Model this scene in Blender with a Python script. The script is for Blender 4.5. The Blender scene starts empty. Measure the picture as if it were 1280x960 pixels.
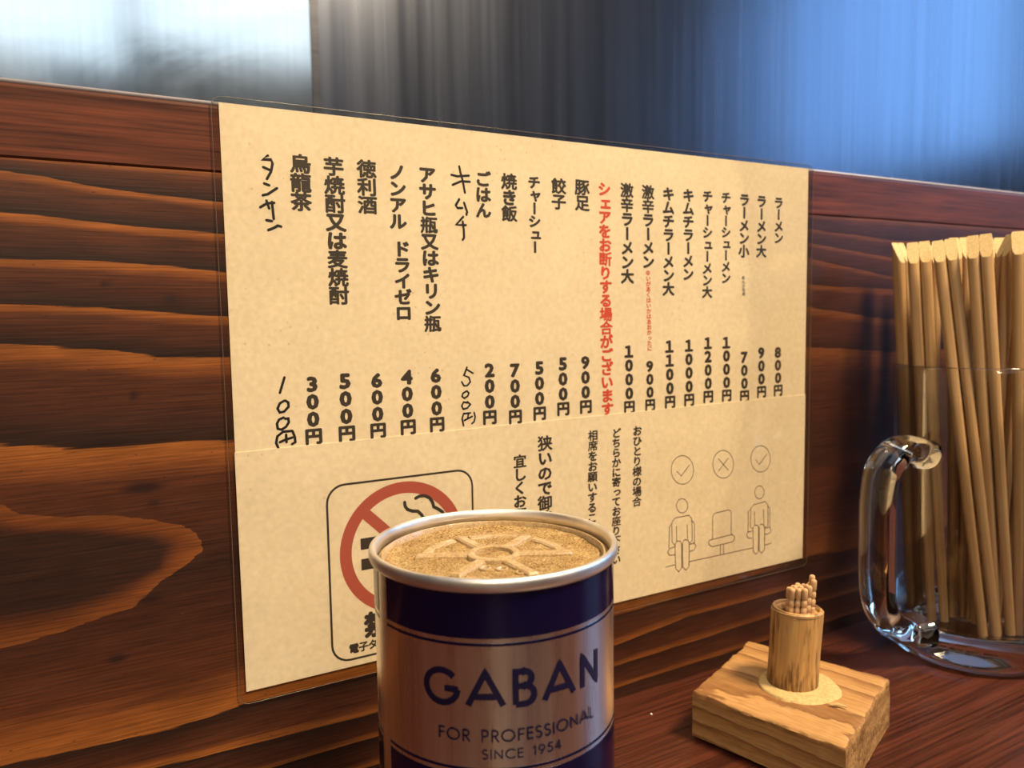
import bpy, bmesh, math, random
from mathutils import Vector, Matrix, noise as mnoise

scene = bpy.context.scene
COL = scene.collection
PI = math.pi
ZC = 0.75                # counter top above the floor
ZP = ZC + 0.048          # bottom edge of the paper on the partition; x = 0 is its left edge, y = 0 the board face

# ------------------------------------------------------------------ camera
cam_data = bpy.data.cameras.new('camera')
cam = bpy.data.objects.new('camera', cam_data)
COL.objects.link(cam)
scene.camera = cam
cam_data.sensor_width = 36.0
cam_data.lens = 983.0 / 1280.0 * 36.0
cam_data.clip_start = 0.01
rx = Vector((0.86927651, -0.49406153, -0.01617274))
ry = Vector((-0.05727851, -0.06817444, -0.99602782))
rz = Vector((0.49099646, 0.86674994, -0.08756154))
rot = Matrix((rx, -ry, -rz)).transposed()
cam.matrix_world = Matrix.Translation((-0.05069479, -0.29165703, 0.13647241 + ZP)) @ rot.to_4x4()
cam_data.dof.use_dof = True
cam_data.dof.focus_distance = 0.285
cam_data.dof.aperture_fstop = 15.0

# ------------------------------------------------------------------ world, light, exposure
scene.view_settings.view_transform = 'Standard'
scene.view_settings.look = 'None'
scene.view_settings.gamma = 1.0
scene.view_settings.use_curve_mapping = False
scene.view_settings.exposure = 0.14
scene.cycles.use_denoising = True
scene.cycles.max_bounces = 10
scene.cycles.transparent_max_bounces = 24
world = bpy.data.worlds.new('world')
scene.world = world
world.use_nodes = True
world.node_tree.nodes['Background'].inputs[0].default_value = (0.30, 0.42, 0.60, 1)
world.node_tree.nodes['Background'].inputs[1].default_value = 0.25

def area_light(name, loc, aim, size, power, color, shape='DISK', size_y=None):
    d = bpy.data.lights.new(name, 'AREA')
    d.shape = shape; d.size = size; d.energy = power; d.color = color
    if size_y: d.size_y = size_y
    o = bpy.data.objects.new(name, d)
    COL.objects.link(o)
    o.location = loc
    o.rotation_euler = (Vector(aim) - Vector(loc)).to_track_quat('-Z', 'Y').to_euler()
    return o

area_light('pendant_lamp_light', (0.48, -0.62, ZC + 1.20), (0.22, 0.0, ZC + 0.1), 0.28, 32.0, (1.0, 0.735, 0.43))
area_light('far_pendant_light', (-0.62, -1.5, ZC + 1.08), (0.1, 0.0, ZC + 0.1), 0.24, 9.0, (1.0, 0.74, 0.44))
area_light('added_overhead_fill', (-0.25, -1.0, 2.55), (-0.25, -1.0, 0.8), 1.6, 9.0, (0.80, 0.87, 1.0), 'SQUARE')  # added cool overhead fill without a fixture, for tin rim and board edge highlights

# ------------------------------------------------------------------ helpers
def link_mesh(name, verts, faces, mat=None, parent=None, smooth=False, loc=None):
    me = bpy.data.meshes.new(name)
    me.from_pydata([tuple(v) for v in verts], [], faces)
    me.validate()
    if mat: me.materials.append(mat)
    if smooth:
        for p in me.polygons: p.use_smooth = True
    o = bpy.data.objects.new(name, me)
    COL.objects.link(o)
    if parent: o.parent = parent
    if loc: o.location = loc
    return o

def thing(name, label, cat, loc=(0, 0, 0), rotz=0.0, group=None):
    o = bpy.data.objects.new(name, None)
    o.empty_display_size = 0.02
    COL.objects.link(o)
    o.location = loc; o.rotation_euler = (0, 0, rotz)
    return tag(o, label, cat, group)

def tag(o, label, cat, group=None):
    o['label'] = label; o['category'] = cat
    if group: o['group'] = group
    return o

def structure(o):
    o['kind'] = 'structure'
    return o

class MB:
    """vertex and face lists of one mesh"""
    def __init__(s): s.v = []; s.f = []
    def add(s, verts, faces):
        b = len(s.v); s.v += [tuple(v) for v in verts]; s.f += [tuple(i + b for i in f) for f in faces]
    def box(s, x0, x1, y0, y1, z0, z1):
        s.add([(x0,y0,z0),(x1,y0,z0),(x1,y1,z0),(x0,y1,z0),(x0,y0,z1),(x1,y0,z1),(x1,y1,z1),(x0,y1,z1)],
              [(0,3,2,1),(4,5,6,7),(0,1,5,4),(1,2,6,5),(2,3,7,6),(3,0,4,7)])
    def lathe(s, prof, n=64, cx=0.0, cy=0.0, closed=False, a0=0.0, a1=2*PI):
        full = abs(a1 - a0 - 2*PI) < 1e-6
        cols = n if full else n + 1
        m = len(prof); vs = []; fs = []
        for i in range(cols):
            a = a0 + (a1 - a0) * i / n
            for r, z in prof: vs.append((cx + r*math.cos(a), cy + r*math.sin(a), z))
        for i in range(n):
            j = (i + 1) % cols
            for k in range(m if closed else m - 1):
                k2 = (k + 1) % m
                fs.append((i*m + k, j*m + k, j*m + k2, i*m + k2))
        s.add(vs, fs)
    def sweep(s, pts, rad, n=12, cap=True, up=Vector((0,0,1))):
        """tube along pts; rad(t) -> (a along side, b along up-ish)"""
        pts = [Vector(p) for p in pts]; m = len(pts); vs = []; fs = []
        for i, p in enumerate(pts):
            t = (pts[min(i+1, m-1)] - pts[max(i-1, 0)]).normalized()
            side = t.cross(up)
            side = side.normalized() if side.length > 1e-4 else Vector((1,0,0))
            w = side.cross(t).normalized()
            a, b = rad(i/(m-1))
            for k in range(n):
                th = 2*PI*k/n
                vs.append(p + side*a*math.cos(th) + w*b*math.sin(th))
        for i in range(m-1):
            for k in range(n):
                k2 = (k+1) % n
                fs.append((i*n+k, i*n+k2, (i+1)*n+k2, (i+1)*n+k))
        if cap:
            fs.append(tuple(range(n))[::-1]); fs.append(tuple((m-1)*n+k for k in range(n)))
        s.add(vs, fs)
    def ribbon(s, pts, w, place=lambda u, v, d=0: (u, 0, v), step=None, cap=8):
        s.lift = getattr(s, 'lift', 0) + 1; lift = s.lift*2e-6
        """flat pen stroke of width w along 2D points, mapped into space by place"""
        if step:
            q = [pts[0]]
            for a, b in zip(pts, pts[1:]):
                L = math.hypot(b[0]-a[0], b[1]-a[1]); k = max(1, int(L/step))
                q += [(a[0]+(b[0]-a[0])*i/k, a[1]+(b[1]-a[1])*i/k) for i in range(1, k+1)]
            pts = q
        m = len(pts); L = []; Rr = []
        for i in range(m):
            a = pts[max(i-1, 0)]; b = pts[min(i+1, m-1)]
            if i == 0 and m > 2 and pts[0] == pts[-1]: a = pts[-2]
            if i == m-1 and m > 2 and pts[0] == pts[-1]: b = pts[1]
            dx, dy = b[0]-a[0], b[1]-a[1]; l = math.hypot(dx, dy) or 1
            nx, ny = -dy/l*w/2, dx/l*w/2
            if 0 < i < m-1:
                d1 = (pts[i][0]-a[0], pts[i][1]-a[1]); d2 = (b[0]-pts[i][0], b[1]-pts[i][1])
                c = (d1[0]*d2[0]+d1[1]*d2[1])/((math.hypot(*d1)*math.hypot(*d2)) or 1)
                g = 1/max(0.6, math.sqrt(max(0.0, (1+c)/2))); nx *= g; ny *= g
            L.append((pts[i][0]+nx, pts[i][1]+ny)); Rr.append((pts[i][0]-nx, pts[i][1]-ny))
        vs = [place(*p, lift) for p in L] + [place(*p, lift) for p in Rr]
        fs = [(i, m+i, m+i+1, i+1) for i in range(m-1)]
        s.add(vs, fs)
        if cap and pts[0] != pts[-1]:
            for c in (pts[0], pts[-1]):
                s.lift += 1; s.add([place(c[0]+w/2*math.cos(2*PI*k/cap), c[1]+w/2*math.sin(2*PI*k/cap), s.lift*2e-6) for k in range(cap)], [tuple(range(cap))])
    def build(s, name, mat=None, parent=None, smooth=False, loc=None):
        return link_mesh(name, s.v, s.f, mat, parent, smooth, loc)

def auto_smooth(o, deg=40):
    me = o.data
    for p in me.polygons: p.use_smooth = True
    me.set_sharp_from_angle(angle=math.radians(deg))
    return o

# ---- node helpers
class NT:
    def __init__(s, name):
        s.m = bpy.data.materials.new(name); s.m.use_nodes = True
        s.t = s.m.node_tree; s.n = s.t.nodes; s.bsdf = s.n['Principled BSDF']; s.out = s.n['Material Output']
    def node(s, typ, **kw):
        x = s.n.new(typ)
        for k, v in kw.items(): setattr(x, k, v)
        return x
    def link(s, a, b): s.t.links.new(a, b)
    def put(s, sock, v):
        if hasattr(v, 'links') or isinstance(v, bpy.types.NodeSocket): s.link(v, sock)
        else: sock.default_value = v
    def coord(s, scale=(1,1,1), kind='Object', loc=(0,0,0)):
        tc = s.node('ShaderNodeTexCoord'); mp = s.node('ShaderNodeMapping')
        s.link(tc.outputs[kind], mp.inputs[0]); mp.inputs['Scale'].default_value = scale; mp.inputs['Location'].default_value = loc
        return mp.outputs[0]
    def noise(s, vec, scale=1.0, detail=4.0, rough=0.55, dist=0.0):
        x = s.node('ShaderNodeTexNoise'); s.link(vec, x.inputs['Vector'])
        x.inputs['Scale'].default_value = scale; x.inputs['Detail'].default_value = detail
        x.inputs['Roughness'].default_value = rough; x.inputs['Distortion'].default_value = dist
        return x.outputs[0]
    def math(s, op, a, b=0.0, c=None):
        x = s.node('ShaderNodeMath', operation=op)
        s.put(x.inputs[0], a); s.put(x.inputs[1], b)
        if c is not None: s.put(x.inputs[2], c)
        return x.outputs[0]
    def ramp(s, fac, stops, interp='LINEAR'):
        x = s.node('ShaderNodeValToRGB'); s.put(x.inputs[0], fac); e = x.color_ramp.elements
        x.color_ramp.interpolation = interp
        while len(e) < len(stops): e.new(0.5)
        for el, (p, c) in zip(e, stops):
            el.position = p; el.color = (c[0], c[1], c[2], 1) if not isinstance(c, (int, float)) else (c, c, c, 1)
        return x.outputs[0]
    def mix(s, fac, a, b, mode='MIX'):
        x = s.node('ShaderNodeMix', data_type='RGBA', blend_type=mode)
        s.put(x.inputs[0], fac)
        for sock, v in ((x.inputs[6], a), (x.inputs[7], b)):
            s.put(sock, v if not isinstance(v, tuple) else (v[0], v[1], v[2], 1))
        return x.outputs[2]
    def attr(s, name):
        x = s.node('ShaderNodeAttribute'); x.attribute_name = name
        return x.outputs['Fac']
    def bump(s, h, strength=0.3, dist=0.001):
        x = s.node('ShaderNodeBump'); s.put(x.inputs['Height'], h)
        x.inputs['Strength'].default_value = strength; x.inputs['Distance'].default_value = dist
        s.link(x.outputs[0], s.bsdf.inputs['Normal'])
        return x.outputs[0]
    def set(s, **kw):
        names = dict(color='Base Color', rough='Roughness', metal='Metallic', spec='Specular IOR Level', coat='Coat Weight', coat_rough='Coat Roughness',
                     trans='Transmission Weight', ior='IOR', aniso='Anisotropic', sheen='Sheen Weight', sss='Subsurface Weight', emit='Emission Color', emit_s='Emission Strength')
        for k, v in kw.items():
            if isinstance(v, tuple) and len(v) == 3: v = (*v, 1)
            s.put(s.bsdf.inputs[names[k]], v)
        return s

def plain(name, color, rough=0.5, **kw):
    return NT(name).set(color=color, rough=rough, **kw).m

# ------------------------------------------------------------------ materials
def mat_band_wood():
    w = NT('stained_wood_grain')
    fib = w.noise(w.coord((14, 14, 420)), 1.0, 5, 0.6)
    broad = w.noise(w.coord((9, 9, 60), loc=(3, 0, 1)), 1.0, 4, 0.55)
    ph = w.attr('phase'); lobe = w.attr('lobe')
    jit = w.math('ADD', w.math('MULTIPLY', w.math('SUBTRACT', fib, 0.5), 0.20), w.math('MULTIPLY', w.math('SUBTRACT', broad, 0.5), 0.03))
    t = w.math('FRACT', w.math('ADD', ph, jit))
    bands = w.ramp(t, [(0.0, (0.235, 0.078, 0.016)), (0.10, (0.200, 0.062, 0.014)), (0.25, (0.072, 0.021, 0.0085)), (0.58, (0.048, 0.0150, 0.0072)), (0.86, (0.027, 0.0102, 0.0060)), (0.985, (0.018, 0.0080, 0.0053)), (1.0, (0.17, 0.054, 0.012))])
    plainc = w.ramp(broad, [(0.2, (0.020, 0.007, 0.0055)), (0.55, (0.036, 0.011, 0.007)), (0.8, (0.060, 0.016, 0.008))])
    bands = w.mix(w.attr('contrast'), plainc, bands)
    lj = w.math('ADD', lobe, w.math('MULTIPLY', w.math('SUBTRACT', fib, 0.5), 0.45))
    lobec = w.ramp(lj, [(0.0, (0.150, 0.046, 0.011)), (0.45, (0.115, 0.033, 0.009)), (0.85, (0.045, 0.0145, 0.007)), (1.0, (0.024, 0.0095, 0.006))])
    inside = w.math('GREATER_THAN', lj, 0.0)
    c = w.mix(inside, bands, lobec)
    fine = w.noise(w.coord((40, 40, 1500)), 1.0, 3, 0.6)
    c = w.mix(1.0, c, w.ramp(fine, [(0.30, 0.55), (0.70, 1.40)]), 'MULTIPLY')
    blot = w.noise(w.coord((22, 22, 45), loc=(7, 2, 0)), 1.0, 3, 0.6)
    c = w.mix(1.0, c, w.ramp(blot, [(0.3, 0.78), (0.7, 1.18)]), 'MULTIPLY')
    kn = w.node('ShaderNodeTexVoronoi'); w.link(w.coord((28, 28, 70), loc=(0.3, 0, 0.1)), kn.inputs['Vector'])
    c = w.mix(w.ramp(kn.outputs['Distance'], [(0.03, 0.8), (0.10, 0.0)]), c, (0.022, 0.008, 0.006))
    c = w.mix(w.attr('knot'), c, (0.018, 0.007, 0.006))
    spk = w.noise(w.coord((900, 900, 900)), 1.0, 1, 0.5)
    c = w.mix(w.ramp(spk, [(0.79, 0.0), (0.83, 0.35)]), c, (0.30, 0.20, 0.13))
    w.set(color=c, rough=w.ramp(fib, [(0.2, 0.36), (0.8, 0.5)]), spec=0.4)
    w.bump(fine, 0.10, 0.0006)
    return w.m

def mat_red_wood(name, base, dark, scale, rough=0.34, spec=0.5):
    w = NT(name)
    a = w.noise(w.coord(scale), 1.0, 6, 0.62)
    b = w.noise(w.coord((scale[0]*0.5, scale[1]*0.22, scale[2]*0.22), loc=(2, 5, 1)), 1.0, 3, 0.5)
    c = w.ramp(a, [(0.36, dark), (0.52, base), (0.68, (base[0]*1.5, base[1]*1.35, base[2]*1.25))])
    c = w.mix(1.0, c, w.ramp(b, [(0.3, 0.72), (0.7, 1.2)]), 'MULTIPLY')
    spk = w.noise(w.coord((700, 700, 700)), 1.0, 1, 0.5)
    c = w.mix(w.ramp(spk, [(0.80, 0.0), (0.84, 0.3)]), c, (0.35, 0.24, 0.17))
    w.set(color=c, rough=w.ramp(a, [(0.3, rough), (0.7, rough+0.12)]), spec=spec)
    w.bump(a, 0.10, 0.0006)
    return w.m

def mat_paper(name):
    w = NT(name)
    mott = w.noise(w.coord((420, 420, 420)), 1.0, 3, 0.6)
    c = w.ramp(mott, [(0.3, (0.76, 0.66, 0.49)), (0.7, (0.86, 0.755, 0.57))])
    big = w.noise(w.coord((24, 24, 30), loc=(4, 1, 2)), 1.0, 4, 0.6)
    c = w.mix(1.0, c, w.ramp(big, [(0.3, (0.93, 0.92, 0.90)), (0.7, (1.03, 1.03, 1.03))]), 'MULTIPLY')
    vo = w.node('ShaderNodeTexVoronoi'); w.link(w.coord((60, 60, 60), loc=(.4, 0, .2)), vo.inputs['Vector'])
    pick = w.noise(w.coord((33, 33, 33), loc=(9, 9, 9)), 1.0, 1, 0.5)
    spot = w.math('MULTIPLY', w.ramp(vo.outputs['Distance'], [(0.05, 0.75), (0.16, 0.0)]), w.ramp(pick, [(0.56, 0.0), (0.62, 0.8)]))
    c = w.mix(spot, c, (0.50, 0.30, 0.12))
    w.set(color=c, rough=0.75, spec=0.2)
    w.bump(mott, 0.12, 0.0004)
    return w.m

def mat_film():
    w = NT('clear_laminate')
    tr = w.node('ShaderNodeBsdfTransparent'); tr.inputs[0].default_value = (0.975, 0.97, 0.95, 1)
    gl = w.node('ShaderNodeBsdfGlossy'); gl.inputs['Roughness'].default_value = 0.12
    fr = w.node('ShaderNodeFresnel'); fr.inputs[0].default_value = 1.38
    mx = w.node('ShaderNodeMixShader')
    w.link(w.math('MULTIPLY', fr.outputs[0], 0.22), mx.inputs[0]); w.link(tr.outputs[0], mx.inputs[1]); w.link(gl.outputs[0], mx.inputs[2])
    w.link(mx.outputs[0], w.out.inputs[0])
    return w.m

def mat_thin_glass():
    w = NT('clear_glass_wall')
    tr = w.node('ShaderNodeBsdfTransparent'); tr.inputs[0].default_value = (0.985, 0.985, 0.98, 1)
    gl = w.node('ShaderNodeBsdfGlossy'); gl.inputs['Roughness'].default_value = 0.03
    fr = w.node('ShaderNodeFresnel'); fr.inputs[0].default_value = 1.5
    mx = w.node('ShaderNodeMixShader')
    w.link(w.math('MULTIPLY', fr.outputs[0], 0.6), mx.inputs[0]); w.link(tr.outputs[0], mx.inputs[1]); w.link(gl.outputs[0], mx.inputs[2])
    w.link(mx.outputs[0], w.out.inputs[0])
    return w.m

def mat_thick_glass():
    w = NT('thick_glass')
    w.set(color=(0.95, 0.935, 0.90), rough=0.015, trans=1.0, ior=1.49)
    return w.m

def mat_metal(name, col, rough, metal=1.0, streak=None):
    w = NT(name)
    a = w.noise(w.coord(streak or (30, 30, 900)), 1.0, 4, 0.6)
    c = w.mix(1.0, (col[0], col[1], col[2]), w.ramp(a, [(0.3, 0.88), (0.7, 1.08)]), 'MULTIPLY')
    w.set(color=c, metal=metal, rough=w.ramp(a, [(0.2, rough*0.8), (0.8, rough*1.25)]))
    return w.m

def mat_backwall():
    w = NT('dark_vertical_laminate')
    a = w.noise(w.coord((170, 170, 1.5)), 1.0, 5, 0.65)
    b = w.noise(w.coord((38, 38, 1.0), loc=(3, 3, 0)), 1.0, 4, 0.6)
    c = w.ramp(w.math('ADD', w.math('MULTIPLY', a, 0.5), w.math('MULTIPLY', b, 0.5)), [(0.30, (0.052, 0.064, 0.098)), (0.5, (0.070, 0.084, 0.120)), (0.70, (0.092, 0.108, 0.150))])
    w.set(color=c, metal=0.8, rough=w.ramp(b, [(0.3, 0.20), (0.7, 0.30)]))
    w.bump(a, 0.035, 0.0012)
    return w.m

def mat_steel():
    w = NT('smeared_stainless_steel')
    a = w.noise(w.coord((160, 160, 3)), 1.0, 4, 0.6)
    b = w.noise(w.coord((6, 6, 9), loc=(1, 2, 5)), 1.0, 4, 0.6, 1.2)
    c = w.mix(1.0, (0.66, 0.67, 0.68), w.ramp(w.math('ADD', w.math('MULTIPLY', a, 0.35), w.math('MULTIPLY', b, 0.65)), [(0.3, 0.80), (0.7, 1.1)]), 'MULTIPLY')
    w.set(color=c, metal=1.0, rough=w.ramp(b, [(0.3, 0.10), (0.7, 0.15)]))
    w.bump(b, 0.03, 0.003)
    return w.m

def mat_plaster(name, col):
    w = NT(name)
    a = w.noise(w.coord((9, 9, 9)), 1.0, 5, 0.6)
    w.set(color=w.mix(1.0, col, w.ramp(a, [(0.3, 0.88), (0.7, 1.08)]), 'MULTIPLY'), rough=0.8)
    return w.m

def mat_stick():
    w = NT('pale_chopstick_wood')
    a = w.noise(w.coord((1100, 1100, 12)), 1.0, 4, 0.6)
    b = w.noise(w.coord((90, 90, 5), loc=(3, 1, 2)), 1.0, 3, 0.5)
    c = w.ramp(w.math('ADD', w.math('MULTIPLY', a, 0.5), w.math('MULTIPLY', b, 0.5)), [(0.36, (0.29, 0.17, 0.078)), (0.5, (0.42, 0.265, 0.130)), (0.64, (0.54, 0.37, 0.20))])
    oi = w.node('ShaderNodeObjectInfo')
    c = w.mix(1.0, c, w.ramp(w.noise(oi.outputs['Location'], 900.0, 0), [(0.25, (0.84, 0.82, 0.78)), (0.75, (1.12, 1.12, 1.12))]), 'MULTIPLY')
    w.set(color=c, rough=0.62, spec=0.25)
    w.bump(a, 0.15, 0.0004)
    return w.m

def mat_end_cut():
    w = NT('cut_chopstick_end')
    a = w.noise(w.coord((1800, 1800, 900)), 1.0, 3, 0.7)
    c = w.ramp(a, [(0.3, (0.48, 0.34, 0.16)), (0.7, (0.68, 0.53, 0.29))])
    w.set(color=c, rough=0.75, spec=0.2); w.bump(a, 0.4, 0.0005)
    return w.m

def mat_block():
    w = NT('rough_pine_block')
    wob = w.noise(w.coord((14, 60, 60)), 1.0, 4, 0.6)
    co = w.coord((1, 1, 1)); sx = w.node('ShaderNodeSeparateXYZ'); w.link(co, sx.inputs[0])
    y2 = w.math('ADD', sx.outputs[1], 0.018); z2 = w.math('ADD', sx.outputs[2], 0.045)
    r = w.math('SQRT', w.math('ADD', w.math('MULTIPLY', y2, y2), w.math('MULTIPLY', z2, z2)))
    t = w.math('FRACT', w.math('ADD', w.math('MULTIPLY', r, 165.0), w.math('MULTIPLY', wob, 1.6)))
    c = w.ramp(t, [(0.0, (0.43, 0.245, 0.095)), (0.55, (0.37, 0.20, 0.072)), (0.85, (0.24, 0.115, 0.040)), (0.95, (0.20, 0.092, 0.032)), (1.0, (0.41, 0.23, 0.09))])
    f = w.noise(w.coord((60, 900, 900)), 1.0, 4, 0.65)
    c = w.mix(1.0, c, w.ramp(f, [(0.3, 0.72), (0.7, 1.22)]), 'MULTIPLY')
    st = w.noise(w.coord((30, 70, 60), loc=(5, 2, 0)), 1.0, 3, 0.6)
    c = w.mix(w.ramp(st, [(0.60, 0.0), (0.74, 0.45)]), c, (0.22, 0.11, 0.04))
    w.set(color=c, rough=0.6, spec=0.3); w.bump(f, 0.35, 0.0006)
    return w.m

def mat_end_grain():
    w = NT('sawn_end_grain')
    a = w.noise(w.coord((300, 1300, 420)), 1.0, 4, 0.7)
    b = w.noise(w.coord((30, 60, 220), loc=(1, 4, 2)), 1.0, 3, 0.6)
    c = w.ramp(w.math('ADD', w.math('MULTIPLY', a, 0.55), w.math('MULTIPLY', b, 0.45)), [(0.34, (0.10, 0.045, 0.015)), (0.5, (0.36, 0.19, 0.07)), (0.66, (0.55, 0.34, 0.14))])
    w.set(color=c, rough=0.8, spec=0.15); w.bump(a, 0.9, 0.0012)
    return w.m

def mat_bamboo():
    w = NT('aged_bamboo')
    a = w.noise(w.coord((500, 500, 14)), 1.0, 4, 0.6)
    c = w.ramp(a, [(0.3, (0.36, 0.19, 0.065)), (0.55, (0.50, 0.30, 0.11)), (0.75, (0.58, 0.38, 0.16))])
    co = w.coord((1, 1, 1)); sx = w.node('ShaderNodeSeparateXYZ'); w.link(co, sx.inputs[0])
    s = w.noise(w.coord((300, 300, 40), loc=(2, 7, 1)), 1.0, 4, 0.65)
    lowmask = w.ramp(w.math('MULTIPLY', sx.outputs[2], 29.0), [(0.05, 0.22), (0.5, 0.02), (0.7, -0.0)])
    stain = w.ramp(w.math('ADD', s, lowmask), [(0.56, 0.0), (0.70, 0.85)])
    c = w.mix(stain, c, (0.085, 0.035, 0.012))
    w.set(color=c, rough=0.5, spec=0.4); w.bump(a, 0.2, 0.0004)
    return w.m

def mat_pepper():
    w = NT('ground_pepper')
    a = w.noise(w.coord((1500, 1500, 1500)), 1.0, 3, 0.75)
    b = w.noise(w.coord((160, 160, 160), loc=(3, 3, 3)), 1.0, 4, 0.6)
    c = w.ramp(w.math('ADD', w.math('MULTIPLY', a, 0.75), w.math('MULTIPLY', b, 0.25)), [(0.36, (0.09, 0.042, 0.016)), (0.45, (0.30, 0.185, 0.072)), (0.56, (0.46, 0.325, 0.150)), (0.66, (0.66, 0.53, 0.31))])
    w.set(color=c, rough=0.9, spec=0.1); w.bump(a, 0.8, 0.0010)
    return w.m

def mat_dusty_plastic():
    w = NT('dusty_clear_plastic')
    a = w.noise(w.coord((1700, 1700, 1700)), 1.0, 2, 0.7)
    b = w.noise(w.coord((130, 130, 130), loc=(6, 1, 3)), 1.0, 4, 0.6)
    c = w.ramp(a, [(0.32, (0.26, 0.155, 0.055)), (0.68, (0.56, 0.40, 0.19))])
    c = w.mix(w.ramp(b, [(0.50, 0.0), (0.70, 0.5)]), c, (0.58, 0.48, 0.33))
    w.set(color=c, rough=w.ramp(b, [(0.4, 0.7), (0.6, 0.28)]), spec=0.5, trans=0.15)
    return w.m

M = dict(
    band=mat_band_wood(),
    plank=mat_red_wood('reddish_top_plank', (0.092, 0.025, 0.0115), (0.042, 0.0115, 0.0065), (18, 18, 700), 0.40, 0.25),
    counter=mat_red_wood('dark_red_counter_wood', (0.062, 0.0165, 0.0085), (0.026, 0.0066, 0.0042), (14, 620, 620), 0.32, 0.32),
    paper=mat_paper('cream_paper'), notice=mat_paper('cream_notice_paper'), film=mat_film(),
    ink=plain('black_ink', (0.040, 0.030, 0.023), 0.6), red=plain('red_ink', (0.60, 0.075, 0.040), 0.6), pen=plain('black_marker', (0.012, 0.010, 0.010), 0.5),
    line=plain('brown_line_ink', (0.13, 0.085, 0.055), 0.6), sign_red=plain('sign_red_ink', (0.42, 0.090, 0.060), 0.6),
    tin=mat_metal('brushed_silver_tin', (0.86, 0.78, 0.70), 0.28, 1.0, (260, 260, 8)), rim=mat_metal('bare_rim_metal', (0.90, 0.88, 0.86), 0.42, 1.0, (60, 60, 60)),
    navy=NT('navy_blue_lacquer').set(color=(0.0025, 0.0025, 0.030), rough=0.14, metal=0.2, spec=0.5).m, navy_ink=plain('navy_ink', (0.004, 0.004, 0.030), 0.35),
    pepper=mat_pepper(), plastic=mat_dusty_plastic(),
    sash=plain('pale_window_sash', (0.45, 0.48, 0.52), 0.4), edge=plain('pouch_edge_plastic', (0.16, 0.125, 0.10), 0.22), trim=mat_metal('dark_trim_metal', (0.05, 0.055, 0.07), 0.3), glint=plain('painted_edge_highlight', (0.40, 0.37, 0.41), 0.30),
    thin=mat_thin_glass(), thick=mat_thick_glass(), stick=mat_stick(), cut=mat_end_cut(),
    block=mat_block(), end=mat_end_grain(), bamboo=mat_bamboo(), bamboo_rim=plain('brown_bamboo_cut', (0.16, 0.085, 0.035), 0.7),
    filler=NT('pale_wood_filler').m, pick=NT('toothpick_wood').m, grain=plain('white_grain', (0.75, 0.7, 0.62), 0.5),
    wall=mat_plaster('warm_plaster', (0.16, 0.125, 0.095)), ceil=mat_plaster('ceiling_plaster', (0.34, 0.30, 0.25)), floor=mat_plaster('dark_floor_tiles', (0.06, 0.05, 0.045)),
    back=mat_backwall(), steel=mat_steel(), frame=plain('window_frame_wood', (0.07, 0.035, 0.02), 0.5),
)
def _filler():
    w = NT('wood_filler'); a = w.noise(w.coord((700, 700, 700)), 1.0, 4, 0.65)
    w.set(color=w.ramp(a, [(0.3, (0.42, 0.28, 0.105)), (0.7, (0.58, 0.43, 0.20))]), rough=0.8); w.bump(a, 0.5, 0.0008); return w.m
def _pick():
    w = NT('toothpick_birch'); a = w.noise(w.coord((900, 900, 60)), 1.0, 4, 0.65)
    w.set(color=w.ramp(a, [(0.3, (0.40, 0.22, 0.10)), (0.7, (0.64, 0.43, 0.24))]), rough=0.6); w.bump(a, 0.3, 0.0004); return w.m
M['filler'] = _filler(); M['pick'] = _pick()

# ------------------------------------------------------------------ the room
X0, X1, Y0, Y1, ZT = -2.2, 2.6, -2.6, 0.42, 2.6
b = MB(); b.box(X0-0.1, X1+0.1, Y0-0.1, Y1+0.1, -0.1, 0.0); structure(b.build('floor', M['floor']))
b = MB(); b.box(X0-0.1, X1+0.1, Y0-0.1, Y1+0.1, ZT, ZT+0.1); structure(b.build('ceiling', M['ceil']))
b = MB(); b.box(X0-0.1, X1+0.1, Y1, Y1+0.1, 0.0, ZT); structure(b.build('wall_back', M['back']))
b = MB(); b.box(X0-0.1, X0, Y0, Y1, 0.0, ZT); structure(b.build('wall_left', M['wall']))

def wall_with_openings(name, axis, at, thick, u0, u1, openings):
    """a wall along x (axis 'x', at y) or along y (axis 'y', at x) with rectangular openings (u0, u1, z0, z1)"""
    us = sorted({u0, u1, *[o[0] for o in openings], *[o[1] for o in openings]})
    bm = MB()
    for a, c in zip(us, us[1:]):
        mid = (a + c)/2; spans = sorted((o[2], o[3]) for o in openings if o[0] < mid < o[1])
        z = 0.0
        for lo, hi in spans + [(ZT, ZT)]:
            if lo > z + 1e-6:
                if axis == 'x': bm.box(a, c, min(at, at+thick), max(at, at+thick), z, lo)
                else: bm.box(min(at, at+thick), max(at, at+thick), a, c, z, lo)
            z = hi
    return structure(bm.build(name, M['wall']))

def window(name, axis, at, thick, u0, u1, z0, z1, color, strength, bars=1):
    w = NT('daylit_pane_' + name)
    w.set(color=(0.02, 0.02, 0.02), rough=0.3, emit=color, emit_s=strength)
    def bx(mb, a, c, d0, d1, lo, hi):
        p, q = sorted((at + thick*d0, at + thick*d1))
        if axis == 'x': mb.box(a, c, p, q, lo, hi)
        else: mb.box(p, q, a, c, lo, hi)
    f = MB(); t = 0.022
    bx(f, u0, u1, 0.1, 0.8, z0, z0+t); bx(f, u0, u1, 0.1, 0.8, z1-t, z1)
    bx(f, u0, u0+t, 0.1, 0.8, z0+t, z1-t); bx(f, u1-t, u1, 0.1, 0.8, z0+t, z1-t)
    for k in range(bars):
        u = u0 + (u1-u0)*(k+1)/(bars+1); bx(f, u-0.008, u+0.008, 0.2, 0.7, z0+t, z1-t)
    fo = structure(f.build(name, M['sash']))
    p = MB(); bx(p, u0+t*0.5, u1-t*0.5, 0.42, 0.5, z0+t*0.5, z1-t*0.5)
    p.build('window_pane', w.m, fo)
    return fo

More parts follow.
